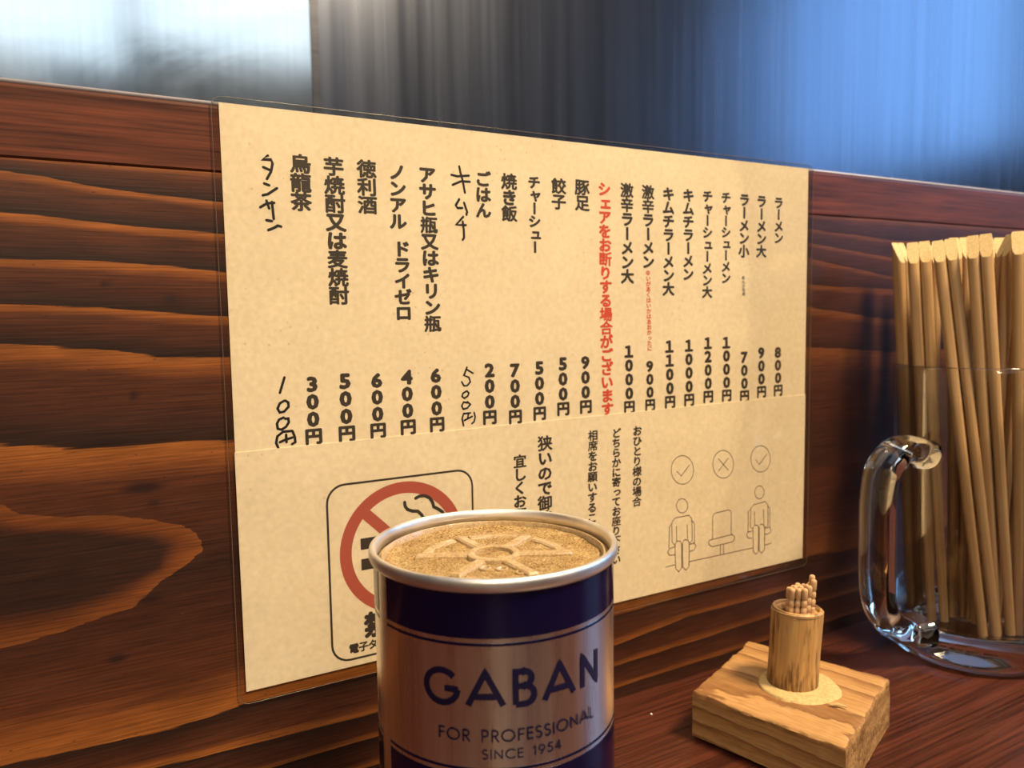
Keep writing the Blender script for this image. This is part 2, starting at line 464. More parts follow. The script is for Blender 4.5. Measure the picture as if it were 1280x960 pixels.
W1 = (-1.3, 0.26, 1.97, 2.52); W2 = (0.265, 1.12, 2.08, 2.52); W3 = (-1.35, -0.25, 1.42, 2.4)
wall_with_openings('wall_front', 'x', Y0, -0.1, X0, X1, [W1, W2])
wall_with_openings('wall_right', 'y', X1, 0.1, Y0, Y1, [W3])
window('window_1', 'x', Y0, -0.1, *W1, (0.70, 0.88, 1.0), 1.9)
window('window_2', 'x', Y0, -0.1, *W2, (0.70, 0.88, 1.0), 1.9, 0)
window('window_3', 'y', X1, 0.1, *W3, (0.26, 0.55, 1.0), 8.0)
COLS = [["烏龍茶", [27.49, 195.84], [27.12, 175.48], "k"], ["芋焼酎又は麦焼酎", [39.73, 195.8], [40.1, 141.4], "k"], ["徳利酒", [52.51, 195.87], [52.43, 175.69], "k"], ["ノンアル", [64.87, 195.36], [64.6, 170.29], "k"], ["ドライゼロ", [65.8, 166.01], [65.86, 134.83], "k"], ["アサヒ瓶又はキリン瓶", [77.29, 195.4], [78.27, 130.21], "k"], ["ごはん", [102.19, 195.39], [102.15, 176.36], "k"], ["焼き飯", [114.47, 195.32], [114.48, 175.53], "k"], ["チャーシュー", [126.74, 195.2], [126.78, 162.52], "k"], ["餃子", [139.3, 195.08], [139.13, 181.75], "k"], ["豚足", [151.49, 195.44], [151.56, 181.77], "k"], ["シェアをお断りする場合がございます", [163.52, 195.1], [164.61, 89.42], "r"], ["激辛ラーメン大", [176.26, 195.51], [176.43, 150.03], "k"], ["激辛ラーメン", [188.55, 195.42], [188.68, 156.95], "k"], ["辛いがあくはいかはあおかったに", [188.49, 156.2], [189.45, 118.29], "r"], ["キムチラーメン大", [200.87, 195.3], [200.94, 144.4], "k"], ["キムチラーメン", [213.3, 195.34], [213.24, 151.54], "k"], ["チャーシューメン大", [225.62, 195.36], [225.64, 143.17], "k"], ["チャーシューメン", [237.81, 195.34], [238.11, 150.21], "k"], ["ラーメン小", [250.38, 195.33], [250.25, 163.5], "k"], ["めん少なめ", [250.14, 154.38], [250.61, 144.13], "k"], ["ラーメン大", [262.5, 195.26], [262.72, 163.73], "k"], ["ラーメン", [274.82, 195.05], [275.28, 171.01], "k"]]
PRICES = [["300円", [28.58, 115.16], [28.46, 88.84]], ["500円", [41.17, 115.67], [41.31, 88.69]], ["600円", [53.87, 115.18], [53.86, 88.85]], ["400円", [66.37, 115.83], [66.46, 89.12]], ["600円", [78.93, 115.82], [79.07, 89.14]], ["200円", [103.65, 116.78], [103.31, 90.13]], ["700円", [115.87, 116.1], [115.78, 89.43]], ["500円", [128.2, 116.54], [128.04, 89.9]], ["500円", [140.4, 117.79], [140.4, 91.02]], ["900円", [152.44, 117.85], [152.62, 91.09]], ["1000円", [177.06, 121.87], [177.4, 89.22]], ["900円", [189.4, 114.16], [189.86, 89.54]], ["1100円", [201.57, 123.42], [202.13, 89.79]], ["1000円", [213.88, 123.44], [214.29, 90.05]], ["1200円", [226.31, 124.27], [226.88, 90.79]], ["1000円", [238.71, 124.13], [239.39, 90.57]], ["700円", [251.21, 116.14], [251.91, 89.46]], ["900円", [263.4, 118.06], [264.19, 90.84]], ["800円", [275.64, 117.78], [276.51, 90.87]]]
NOTES = [["おひとり様の場合", [181.74, 83.41], [181.34, 44.68], "k"], ["どちらかに寄ってお座り下さい", [169.44, 83.32], [169.06, 18.61], "k"], ["相席をお願いすることがございます", [156.23, 83.53], [154.51, 7.07], "k"], ["狭いので御協力を", [130.42, 83.31], [129.63, 29.85], "k"], ["宜しくお願いします", [117.54, 76.29], [116.6, 23.42], "k"]]
HAND = {"タンサン": [[[15.89, 194.38], [13.91, 192.94], [16.95, 193.03], [17.45, 191.78], [16.78, 188.84], [15.22, 186.15]], [[14.12, 190.24], [16.63, 189.31]], [[14.19, 184.54], [15.93, 184.01]], [[13.53, 180.36], [15.31, 180.85], [18.64, 183.15]], [[12.49, 176.08], [14.85, 177.6], [17.44, 177.9]], [[14.73, 178.56], [15.58, 175.86]], [[16.65, 178.18], [16.85, 175.27], [17.04, 172.2]], [[14.44, 171.66], [16.36, 171.42]], [[14.94, 168.15], [16.74, 168.93], [18.41, 169.88], [19.54, 169.6]]], "キムチ": [[[91.52, 196.43], [92.05, 193.87], [92.96, 190.81], [93.83, 186.16]], [[87.93, 192.88], [90.64, 192.46], [95.78, 193.1]], [[88.41, 188.95], [92.16, 190.58], [96.12, 190.68]], [[91.2, 183.39], [89.57, 180.86], [90.33, 179.86], [92.5, 179.97]], [[93.34, 182.11], [94.72, 178.33]], [[94.31, 177.89], [94.41, 177.33]], [[92.81, 176.48], [89.58, 173.19], [93.92, 173.19]], [[92.56, 174.54], [92.96, 171.22], [93.0, 168.05], [92.39, 167.26]]], "100": [[[18.5, 114.96], [16.61, 109.39]], [[18.0, 106.38], [16.45, 105.56], [15.53, 103.63], [16.31, 102.18], [17.83, 102.38], [19.58, 104.1], [19.49, 105.66], [18.46, 106.44]], [[17.59, 100.23], [15.91, 99.59], [15.09, 98.12], [15.31, 96.25], [16.66, 95.82], [18.36, 96.76], [19.44, 98.38], [19.25, 99.79], [18.18, 99.72]], [[15.31, 88.82], [14.5, 91.07], [15.05, 93.49], [17.23, 95.0], [20.43, 95.03]], [[20.58, 95.02], [21.41, 92.6], [21.49, 90.72], [20.23, 90.06]], [[15.86, 91.25], [18.02, 91.98], [20.48, 92.53]], [[18.24, 93.82], [18.28, 91.02]]], "500": [[[93.09, 115.25], [91.63, 111.9], [93.85, 111.01], [94.5, 109.1], [93.08, 107.62], [91.52, 107.55], [90.53, 109.32]], [[92.89, 114.32], [95.8, 112.62]], [[92.51, 105.31], [90.93, 104.47], [90.56, 103.25], [91.57, 102.4], [93.15, 103.24], [93.7, 104.45], [92.85, 105.38]], [[92.91, 100.44], [91.19, 100.87], [90.29, 99.37], [90.95, 97.92], [92.86, 98.25], [94.28, 99.71], [92.92, 100.91]], [[90.95, 91.02], [90.34, 94.05], [91.07, 96.03], [94.2, 96.11]], [[95.95, 96.13], [96.43, 94.2], [95.86, 92.35], [94.87, 91.64]], [[91.35, 93.19], [95.04, 94.62]], [[93.33, 96.01], [92.93, 94.0]]]}
DIAGRAM = {"tick1": [[[216.97, 58.31], [216.8, 56.73], [216.26, 55.27], [215.39, 54.0], [214.24, 53.0], [212.86, 52.3], [211.32, 51.96], [209.71, 51.98], [208.1, 52.35], [206.58, 53.06], [205.22, 54.07], [204.09, 55.33], [203.24, 56.78], [202.71, 58.34], [202.53, 59.93], [202.7, 61.49], [203.23, 62.93], [204.07, 64.18], [205.19, 65.18], [206.55, 65.88], [208.06, 66.25], [209.66, 66.26], [211.27, 65.92], [212.8, 65.23], [214.19, 64.23], [215.35, 62.98], [216.23, 61.52], [216.78, 59.94], [216.97, 58.31]], [[206.23, 58.67], [208.96, 56.24], [214.27, 61.1]]], "cross": [[[244.12, 58.22], [243.95, 56.63], [243.43, 55.15], [242.58, 53.88], [241.45, 52.87], [240.09, 52.16], [238.57, 51.81], [236.98, 51.82], [235.39, 52.18], [233.88, 52.89], [232.53, 53.9], [231.4, 55.16], [230.55, 56.61], [230.01, 58.17], [229.82, 59.77], [229.99, 61.33], [230.49, 62.78], [231.32, 64.04], [232.43, 65.05], [233.76, 65.76], [235.25, 66.14], [236.84, 66.16], [238.43, 65.82], [239.95, 65.14], [241.33, 64.14], [242.48, 62.89], [243.36, 61.43], [243.92, 59.85], [244.12, 58.22]], [[233.37, 62.29], [240.58, 55.51]], [[240.51, 61.91], [233.72, 55.85]]], "tick2": [[[270.84, 58.21], [270.68, 56.65], [270.16, 55.21], [269.31, 53.96], [268.18, 52.96], [266.81, 52.27], [265.28, 51.93], [263.68, 51.93], [262.07, 52.29], [260.55, 52.98], [259.18, 53.97], [258.03, 55.2], [257.17, 56.62], [256.62, 58.15], [256.42, 59.72], [256.58, 61.25], [257.08, 62.67], [257.9, 63.91], [259.01, 64.9], [260.35, 65.6], [261.86, 65.97], [263.45, 65.99], [265.06, 65.66], [266.6, 64.99], [267.99, 64.01], [269.16, 62.78], [270.06, 61.35], [270.62, 59.8], [270.84, 58.21]], [[260.25, 58.72], [262.57, 56.06], [268.04, 60.93]]], "p1": [[[213.25, 40.69], [213.16, 39.9], [212.89, 39.18], [212.45, 38.56], [211.87, 38.08], [211.17, 37.75], [210.39, 37.59], [209.58, 37.62], [208.76, 37.82], [207.99, 38.19], [207.29, 38.71], [206.71, 39.36], [206.28, 40.09], [206.01, 40.88], [205.91, 41.68], [206.0, 42.46], [206.27, 43.17], [206.7, 43.79], [207.27, 44.27], [207.97, 44.6], [208.74, 44.77], [209.55, 44.75], [210.37, 44.55], [211.15, 44.19], [211.85, 43.67], [212.43, 43.03], [212.88, 42.29], [213.16, 41.5], [213.25, 40.69]], [[205.24, 21.69], [203.23, 23.8], [202.94, 33.8], [205.2, 35.74], [213.92, 35.79], [215.79, 34.08], [216.29, 27.51], [216.13, 22.47], [214.45, 21.65]], [[205.94, 31.37], [206.14, 23.7]], [[212.83, 31.06], [213.23, 24.01]], [[202.49, 32.8], [201.41, 31.9], [201.16, 21.29]], [[216.27, 32.57], [217.68, 30.92], [217.73, 21.13]], [[205.24, 21.34], [201.61, 20.86], [200.26, 19.3], [201.62, 17.51], [205.25, 17.18]], [[214.45, 20.93], [217.45, 21.17], [218.68, 19.52], [217.47, 17.54], [214.47, 17.3]], [[204.96, 22.45], [206.14, 23.91], [208.43, 23.55], [209.36, 21.75], [209.4, 9.85], [207.56, 8.15], [205.45, 10.18], [204.96, 22.45]], [[209.81, 22.39], [211.19, 23.97], [213.33, 23.28], [214.26, 21.68], [214.13, 9.74], [212.18, 8.12], [210.13, 10.08], [209.81, 22.39]]], "chair": [[[229.94, 21.39], [229.86, 32.06], [230.52, 33.8], [231.48, 34.4], [240.8, 34.8], [242.1, 34.25], [242.81, 33.18], [242.93, 21.59]], [[228.21, 20.93], [243.44, 21.52], [245.46, 20.08], [244.98, 18.28], [243.48, 17.54], [229.69, 17.23], [227.36, 18.85], [227.35, 20.33], [228.21, 20.93]], [[235.35, 17.05], [235.39, 12.36]], [[237.52, 17.0], [237.56, 12.37]]], "p2": [[[266.48, 40.73], [266.41, 39.96], [266.16, 39.25], [265.76, 38.63], [265.22, 38.15], [264.56, 37.82], [263.84, 37.65], [263.07, 37.66], [262.3, 37.85], [261.56, 38.21], [260.91, 38.71], [260.35, 39.33], [259.93, 40.05], [259.67, 40.82], [259.57, 41.6], [259.65, 42.37], [259.89, 43.07], [260.29, 43.68], [260.82, 44.17], [261.47, 44.51], [262.19, 44.67], [262.96, 44.67], [263.73, 44.49], [264.46, 44.14], [265.13, 43.64], [265.69, 43.01], [266.11, 42.3], [266.38, 41.52], [266.48, 40.73]], [[258.72, 22.21], [256.63, 23.28], [256.8, 33.5], [259.05, 35.08], [267.41, 35.64], [269.35, 33.7], [269.76, 22.09], [267.65, 21.64]], [[259.41, 31.24], [259.73, 24.35]], [[266.11, 31.46], [266.56, 23.34]], [[256.5, 32.78], [254.97, 31.86], [254.91, 21.27]], [[269.58, 32.9], [270.88, 31.18], [271.17, 21.11]], [[257.9, 21.19], [254.6, 20.93], [253.8, 19.54], [255.16, 17.66], [257.96, 17.37]], [[267.65, 21.1], [270.84, 21.39], [272.05, 19.43], [270.9, 18.06], [267.71, 17.77]], [[258.5, 23.01], [259.73, 24.12], [261.82, 23.65], [262.68, 22.38], [262.67, 9.33], [260.8, 8.11], [258.9, 9.96], [258.5, 23.01]], [[263.09, 22.7], [264.44, 24.03], [266.24, 23.15], [267.11, 21.95], [267.31, 9.73], [265.01, 8.02], [263.3, 9.61], [263.09, 22.7]]], "floor": [[[199.1, 12.02], [204.8, 12.09]], [[214.5, 12.08], [258.35, 11.96]], [[267.28, 11.9], [272.39, 12.39]]]}
SMOKE = [[[63.84, 62.39], [64.05, 60.73], [65.04, 59.28], [67.17, 58.33], [69.34, 58.03], [71.04, 56.3], [72.29, 53.8]], [[68.62, 63.4], [70.38, 64.07], [72.57, 63.96], [74.74, 62.76], [76.02, 60.77], [76.42, 58.88], [78.18, 57.81], [80.38, 56.16], [81.23, 54.19]]]

# ------------------------------------------------------------------ counter and the board partition on it
ct = thing('counter', 'dark red-brown wooden counter that everything stands on', 'counter', (0, 0, 0))
b = MB(); b.box(-1.0, 1.5, -0.42, 0.06, ZC-0.036, ZC)
o = b.build('counter_top', M['counter'], ct)
bv = o.modifiers.new('bevel', 'BEVEL'); bv.width = 0.003; bv.segments = 2
b = MB(); b.box(-1.0, 1.5, -0.30, 0.05, 0.0, ZC-0.036); b.build('counter_front_panel', M['frame'], ct)

def lerp_poly(pts, x):
    if x <= pts[0][0]: return pts[0][1]
    for (x0, y0), (x1, y1) in zip(pts, pts[1:]):
        if x <= x1:
            t = (x-x0)/(x1-x0)
            return y0 + (y1-y0)*t
    return pts[-1][1]

EDGES = [   # where a dark growth ring meets the next pale one, height over length along the board (mm)
    [(-140,189),(-65,187.5),(0,187.6),(370,187)],
    [(-140,186),(-65,183.35),(-52,182),(-38,179.9),(-23,178.6),(-1,176.8),(298,179.7),(367,176)],
    [(-140,173),(-66,170.6),(-48,169.2),(-29,167.7),(-1.5,166.3),(298,172.1),(367,166)],
    [(-140,157),(-67,156.4),(-39,156),(-19,154.7),(-1,153.1),(298,164.5),(367,155)],
    [(-140,143),(-67.6,142.2),(-40,141.2),(-25,139.4),(-1.3,137.4),(299,150),(368,147.6)],
    [(-140,131),(-68,130),(-41,127.8),(-31,125.6),(-21,124.1),(-1,123.3),(299.4,138),(369,130)],
    [(-140,101),(-70,98.2),(-52,95.7),(-33,94.9),(-16,94.4),(-1,93),(300,116.4),(369,111.2)],
]
LOWER = [
    [(-140,-4),(-77,-5.2),(-48,-6.4),(-27.5,-7.5),(0,-4.5),(168,-6.5),(248,-3.8),(298,-2)],
    [(-140,-18),(-28,-19.7),(45,-21.4),(168,-21),(215,-16.3),(273,-15.8)],
    [(-140,-31),(0,-32),(168,-31),(300,-28)],
    [(-140,-46),(0,-44),(168,-42),(300,-41)],
    [(-140,-60),(300,-60)],
]
LOBE = [(-160,88),(-71.4,80),(-66.3,75.7),(-53.6,73.1),(-38.9,71.3),(-25.8,68),(-17.4,64.5),(-13.2,60.4),(-12.4,54.8),(-18.1,50.9),(-26.9,46.4),(-35.5,38.8),(-55.8,35),(-74.3,33),(-160,24)]
CORE = [(-160,79),(-72,70.6),(-44.3,65.3),(-29.4,61),(-25.3,58.1),(-27.6,51.4),(-37.2,48.3),(-55.3,43.9),(-73.6,44.4),(-160,40)]

KNOTS = [(-30.4, 79.9, 5.5, 1.7), (-41.5, 22.3, 3.0, 1.3), (-30.0, 41.0, 3.2, 1.4), (-38.2, 148.7, 1.4, 0.9), (-18.5, 143.4, 2.0, 1.4), (-31.5, 111.5, 1.2, 1.4), (-27.4, 74.2, 1.7, 0.7)]

def poly_dist(poly, x, y):
    d = 1e9; inside = False; n = len(poly)
    for i in range(n):
        x0, y0 = poly[i]; x1, y1 = poly[(i+1) % n]
        if (y0 > y) != (y1 > y) and x < (x1-x0)*(y-y0)/(y1-y0) + x0: inside = not inside
        vx, vy = x1-x0, y1-y0; t = max(0, min(1, ((x-x0)*vx+(y-y0)*vy)/(vx*vx+vy*vy)))
        d = min(d, math.hypot(x-x0-vx*t, y-y0-vy*t))
    return d if inside else -d

def grain(x, z):
    ups = [lerp_poly(e, x) for e in EDGES]; lows = [lerp_poly(e, x) for e in LOWER]
    mid = 50 + max(0, min(1, x/300))*20
    lob = -1.0
    if x < 0:
        dl = poly_dist(LOBE, x, z)
        if dl > -6:
            if dl <= 0: lob = dl/6
            else:
                dc = poly_dist(CORE, x, z)
                lob = dl/(dl + max(0.0, -dc)) if dc < 0 else 1.0
    if z >= ups[0]: ph = -(z-ups[0])/12
    elif z >= ups[-1]:
        ph = 0
        for k in range(len(ups)-1):
            if z >= ups[k+1]:
                ph = k + (ups[k]-z)/max(0.5, ups[k]-ups[k+1]); break
    elif z >= mid:
        ph = 6 + 0.88*(ups[-1]-z)/(ups[-1]-mid)
    elif z >= lows[0]:
        ph = 6.88 - 0.88*(mid-z)/(mid-lows[0])
    else:
        ph = 2
        for k in range(len(lows)-1):
            if z >= lows[k+1]:
                ph = 6 - k - (lows[k]-z)/(lows[k]-lows[k+1]); break
    kn = 0.0
    if x < 0:
        for kx, kz, ka, kb in KNOTS:
            d = math.hypot((x-kx)/ka, (z-kz)/kb); kn = max(kn, min(0.9, max(0.0, 1.5 - d)))
    con = 1.0 - 0.62*max(0.0, min(1.0, (x-40)/260))
    return ph, lob, con, kn

part = thing('counter_partition', 'banded dark wooden board partition standing along the back of the counter', 'partition', (0, 0, 0))
XA, XB = -0.145, 0.66; ZS = ZP + 0.1874
nx, nz = 340, 230
vs = []; at = ([], [], [], [])
for j in range(nz+1):
    z = ZC + (ZS - 0.0002 - ZC)*j/nz
    for i in range(nx+1):
        t = i/nx; x = XA + (XB-XA)*(t*t*0.55 + t*0.45)
        vs.append((x, 0.0, z)); g = grain(x*1000, (z-ZP)*1000)
        for k in range(4): at[k].append(g[k])
fs = [(j*(nx+1)+i, j*(nx+1)+i+1, (j+1)*(nx+1)+i+1, (j+1)*(nx+1)+i) for j in range(nz) for i in range(nx)]
nb = len(vs)
vs += [(XA,0,ZC),(XB,0,ZC),(XB,0,ZS-0.0002),(XA,0,ZS-0.0002),(XA,0.02,ZC),(XB,0.02,ZC),(XB,0.02,ZS-0.0002),(XA,0.02,ZS-0.0002)]
fs += [(nb+4,nb+7,nb+6,nb+5),(nb,nb+4,nb+5,nb+1),(nb+3,nb+2,nb+6,nb+7),(nb,nb+3,nb+7,nb+4),(nb+1,nb+5,nb+6,nb+2)]
o = link_mesh('plank', vs, fs, M['band'], part)
for nm, arr in zip(('phase', 'lobe', 'contrast', 'knot'), at):
    a = o.data.attributes.new(nm, 'FLOAT', 'POINT')
    a.data.foreach_set('value', arr + [{'contrast': 1.0, 'knot': 0.0}.get(nm, 0.5)]*8)
o['label'] = 'lower board with wide orange and brown grain bands'
# the upper plank, its edges rounded by wear
ZTP = ZP + 0.2113; r = 0.0024
prof = [(0.0, ZS + 0.0002), (0.0, ZTP - r)] + [(r - r*math.cos(a), ZTP - r + r*math.sin(a)) for a in (PI/8, PI/4, 3*PI/8, PI/2)] + [(0.02, ZTP), (0.02, ZS + 0.0002)]
prof[0:1] = [(0.0006, ZS + 0.0001), (0.0, ZS + 0.0007)]
m = len(prof)
vs = [(x, y, z) for x in (XA, XB) for y, z in prof]
fs = [(k, m+k, m+(k+1) % m, (k+1) % m) for k in range(m)] + [tuple(range(m))[::-1], tuple(range(m, 2*m))]
o = link_mesh('plank', vs, [f[::-1] for f in fs], M['plank'], part)
o['label'] = 'narrow reddish top board'

b = MB(); b.sweep([(XA, 0.0007, ZTP-0.0007), (XB, 0.0007, ZTP-0.0007)], lambda t: (0.0008, 0.0008), 12)  # thin pale strip whose colour paints in the light caught along the top edge
o = b.build('edge_highlight_strip', M['glint'], part, smooth=True); o['label'] = 'pale strip painted as the highlight along the top edge of the board'

# steel sheet behind the partition, on the dark wall
st = thing('stainless_panel', 'smeared stainless steel sheet on the dark wall behind the partition', 'steel panel', (-0.30, Y1, 0))
b = MB(); b.box(-0.35, 0.452, -0.004, -0.0005, 0.75, 2.05); o = b.build('sheet', M['steel'], st)
b = MB(); b.box(0.4525, 0.460, -0.0042, -0.0005, 0.75, 2.05); o = b.build('edge_trim', M['trim'], st)

# ------------------------------------------------------------------ lettering
_gc = {}
def glyph(ch, bold):
    """outline mesh of one character in its em square: (verts, faces)"""
    key = (ch, bold)
    if key not in _gc:
        c = bpy.data.curves.new('glyph', 'FONT'); c.body = ch; c.resolution_u = 2
        ob = bpy.data.objects.new('glyph', c); COL.objects.link(ob)
        bpy.context.view_layer.update()
        me = ob.to_mesh()
        v0 = [(v.co.x, v.co.y) for v in me.vertices]; f0 = [tuple(p.vertices) for p in me.polygons]; vv = []; ff = []
        for k in range(8):      # a bold face: the outline repeated a pen's width round itself
            dx, dy = bold*math.cos(PI/4*k), bold*math.sin(PI/4*k); n0 = len(vv)
            vv += [(x+dx, y+dy, -2e-6*k) for x, y in v0]; ff += [tuple(i+n0 for i in q) for q in f0]
        _gc[key] = (vv, ff)
        ob.to_mesh_clear(); bpy.data.objects.remove(ob); bpy.data.curves.remove(c)
    return _gc[key]

SMALL = set('ャュョッェァィォっゃゅょ')
TEXT_Y = -0.00052
def column(mb, text, top, bot, y, bold=0.036, wide=1.10, digits=False):
    n = len(text)
    for i, ch in enumerate(text):
        t = (i + 0.5)/n
        cx = top[0] + (bot[0]-top[0])*t; cz = top[1] + (bot[1]-top[1])*t
        cell = (top[1]-bot[1])/n
        v, f = glyph('１' if ch == '1' else ch, bold*(0.72 if '一' <= ch <= '鿿' and ch not in '円大小又' else 1.0))
        if not v: continue
        if digits:
            xs = [p[0] for p in v]; ys = [p[1] for p in v]
            w = max(xs)-min(xs); h = max(ys)-min(ys)
            sz = cell*(0.90 if ch != '円' else 0.92)/h; sx = sz*1.2 if ch != '円' else cell*0.98/w
            mx = (max(xs)+min(xs))/2; my = (max(ys)+min(ys))/2
            p2 = [((x-mx)*sx, (yy-my)*sz, d_) for x, yy, d_ in v]
        else:
            s = cell*1.04
            if ch == 'ー': p2 = [((yy-0.38)*s*wide, -(x-0.5)*s, d_) for x, yy, d_ in v]
            else:
                d = 0.09 if ch in SMALL else 0.0
                p2 = [((x-0.5+d)*s*wide, (yy-0.38+d*0.6)*s, d_) for x, yy, d_ in v]
        mb.add([((cx+x)/1000, y + d_, (cz+zz)/1000) for x, zz, d_ in p2], f)

# ------------------------------------------------------------------ the laminated menu
menu = thing('menu_sheet', 'laminated cream menu and notice sheet stuck on the wooden partition', 'menu', (0, 0, ZP))
def slab(mb, quad, y0, y1):
    mb.add([(x/1000, y0, z/1000) for x, z in quad] + [(x/1000, y1, z/1000) for x, z in quad],
           [(0,1,2,3),(7,6,5,4),(0,4,5,1),(1,5,6,2),(2,6,7,3),(3,7,4,0)])
b = MB(); slab(b, [(0, 80), (297, 80), (297, 211.1), (0, 211.1)], -0.00030, -0.00012)
page = b.build('menu_page', M['paper'], menu)
page['label'] = 'upper page with the dishes and prices'
b = MB(); slab(b, [(-0.1, 0), (297.0, 0), (297.2, 90.8), (-0.3, 88.9)], -0.00062, -0.00031)
note = b.build('notice_page', M['notice'], menu)
note['label'] = 'lower page with the no smoking sign and seating notice'
# clear pouch round both pages, corners rounded
def rounded(x0, x1, z0, z1, r, n=6):
    out = []
    for cx, cz, a in ((x1-r, z0+r, -PI/2), (x1-r, z1-r, 0), (x0+r, z1-r, PI/2), (x0+r, z0+r, PI)):
        out += [(cx+r*math.cos(a+PI/2*k/n), cz+r*math.sin(a+PI/2*k/n)) for k in range(n+1)]
    return out
q = rounded(-2.6, 300.2, -4.6, 213.0, 3.5); k = len(q)
vs = [(x/1000, -0.00098, z/1000) for x, z in q] + [(x/1000, -0.00082, z/1000) for x, z in q]
film = link_mesh('laminate_pouch', vs, [tuple(range(k)), tuple(range(k, 2*k))[::-1]] + [(i, k+i, k+(i+1) % k, (i+1) % k) for i in range(k)], M['film'], menu)
b = MB(); k_ = [(x/1000, -0.00082, z/1000) for x, z in q]; b.sweep(k_ + [k_[0]], lambda t: (0.00011, 0.00011), 6, up=Vector((0, 1, 0)))
b.build('pouch_edge', M['edge'], film, smooth=True)
film['label'] = 'clear plastic pouch with rounded corners'

for text, top, bot, colr in COLS:
    b = MB(); small = len(text) > 12 and text[0] == '辛' or text == 'めん少なめ'
    column(b, text, top, bot, TEXT_Y + 0.00018, 0.030 if small else 0.050, 1.12)
    o = b.build('menu_line', M['red'] if colr == 'r' else M['ink'], page)
    if colr == 'r': o['label'] = 'red line of text'
for text, top, bot in PRICES:
    b = MB(); column(b, text, top, bot, TEXT_Y + 0.00018, 0.055, digits=True)
    b.build('price', M['ink'], page)
pl_page = lambda u, v, d=0: (u/1000, TEXT_Y + 0.00018 - d, v/1000)
pl_note = lambda u, v, d=0: (u/1000, TEXT_Y - 0.00013 - d, v/1000)
for key, wdt in (('タンサン', 0.95), ('キムチ', 0.95), ('100', 0.95), ('500', 0.75)):
    b = MB()
    for s in HAND[key]: b.ribbon(s, wdt, pl_page)
    o = b.build('menu_line' if key[0] not in '15' else 'price', M['pen'], page); o['label'] = 'handwritten with a black marker'
for text, top, bot, colr in NOTES:
    b = MB(); column(b, text, top, bot, TEXT_Y - 0.00013, 0.042, 1.12)
    b.build('notice_line', M['ink'], note)
# seating pictogram
for key, nm in (('tick1', 'tick_mark'), ('cross', 'cross_mark'), ('tick2', 'tick_mark'), ('p1', 'seated_figure'), ('chair', 'empty_seat'), ('p2', 'seated_figure'), ('floor', 'floor_line')):
    b = MB()
    for s in DIAGRAM[key]: b.ribbon([tuple(p) for p in s], 0.42, pl_note)
    b.build(nm, M['line'], note)
# no smoking sign
b = MB(); fr = [tuple(p) for p in rounded(32.4, 94.2, 2.9, 72.6, 7.0)]
b.ribbon(fr + [fr[0]], 0.85, pl_note); b.build('sign_frame', M['ink'], note)
b = MB(); RC = (63.2, 44.3); ro = 24.2
ring = [(RC[0]+ro*math.cos(2*PI*k/72), RC[1]+ro*math.sin(2*PI*k/72)) for k in range(73)]
b.ribbon(ring, 4.7, pl_note)
sl = math.radians(45)
b.ribbon([(RC[0]-ro*math.cos(sl), RC[1]+ro*math.sin(sl)), (RC[0]+ro*math.cos(sl), RC[1]-ro*math.sin(sl))], 4.4, pl_note, cap=0)
b.build('prohibition_ring', M['sign_red'], note)
b = MB()
for x0, x1, z0, z1 in ((45.1, 53.2, 45.9, 50.4), (45.1, 58.5, 37.7, 42.2), (63.5, 76.5, 45.9, 50.4), (68.5, 76.5, 37.7, 42.2), (78.0, 81.0, 37.7, 50.4)):
    b.add([pl_note(x0, z0), pl_note(x1, z0), pl_note(x1, z1), pl_note(x0, z1)], [(0,1,2,3)])
b.build('cigarette', M['ink'], note)
b = MB()
for s in SMOKE: b.ribbon([tuple(p) for p in s], 1.35, pl_note)
b.build('smoke_curl', M['ink'], note)
def row(mb, text, x, z, size, pitch, y, bold):
    for i, ch in enumerate(text):
        v, f = glyph(ch, bold)
        mb.add([((x + i*pitch + (a-0.5)*size)/1000, y + d_, (z + (c-0.38)*size)/1000) for a, c, d_ in v], f)
b = MB(); row(b, '禁煙', 50.6, 15.2, 10.5, 12.5, TEXT_Y - 0.00013, 0.05); b.build('sign_caption', M['ink'], note)
b = MB(); row(b, '電子タバコ', 41.0, 7.1, 4.1, 3.9, TEXT_Y - 0.00013, 0.04); b.build('sign_caption', M['ink'], note)

# ------------------------------------------------------------------ the pepper tin
CX, CY = 0.0613, -0.0807
can = thing('pepper_can', 'round silver and navy pepper tin with a dusty shaker lid', 'pepper can', (CX, CY, ZC))
H = 0.1155; RB = 0.0368
zb = lambda mm: 0.048 + mm/1000           # heights over the paper's bottom edge -> over the counter
prof = [(0.0, 0.0012), (0.0335, 0.0012), (0.0345, 0.0), (0.0372, 0.0), (0.0382, 0.0008), (0.0382, 0.0026), (0.0374, 0.0034), (RB, 0.0042), (RB, 0.1112), (RB+0.0004, 0.1116), (0.0362, 0.1118), (0.0360, 0.1045), (0.0, 0.1043)]
b = MB(); b.lathe(prof, 128); o = auto_smooth(b.build('can_body', M['tin'], can))
rp = [(0.0360, 0.1112), (0.0372, 0.1113), (0.0379, 0.1119), (0.03825, 0.1128), (0.03825, 0.1142), (0.0380, 0.1150), (0.0375, 0.1154), (0.0370, 0.11545), (0.0365, 0.1152), (0.0362, 0.1146), (0.0360, 0.1136)]
b = MB(); b.lathe(rp, 128, closed=True); o = b.build('rim', M['rim'], can, smooth=True); o['label'] = 'rolled bare metal rim'
A = math.radians
def shell(mb, a0, a1, z0, z1, rr=RB+0.00012):
    mb.lathe([(RB-0.0001, z0), (rr, z0), (rr, z1), (RB-0.0001, z1)], 140, a0=A(a0), a1=A(a1))
def band(name, z0, z1, a0=-173, a1=173, mat='navy'):
    b = MB(); shell(b, a0, a1, z0, z1)
    o = b.build(name, M[mat], can, smooth=False); return auto_smooth(o, 40)
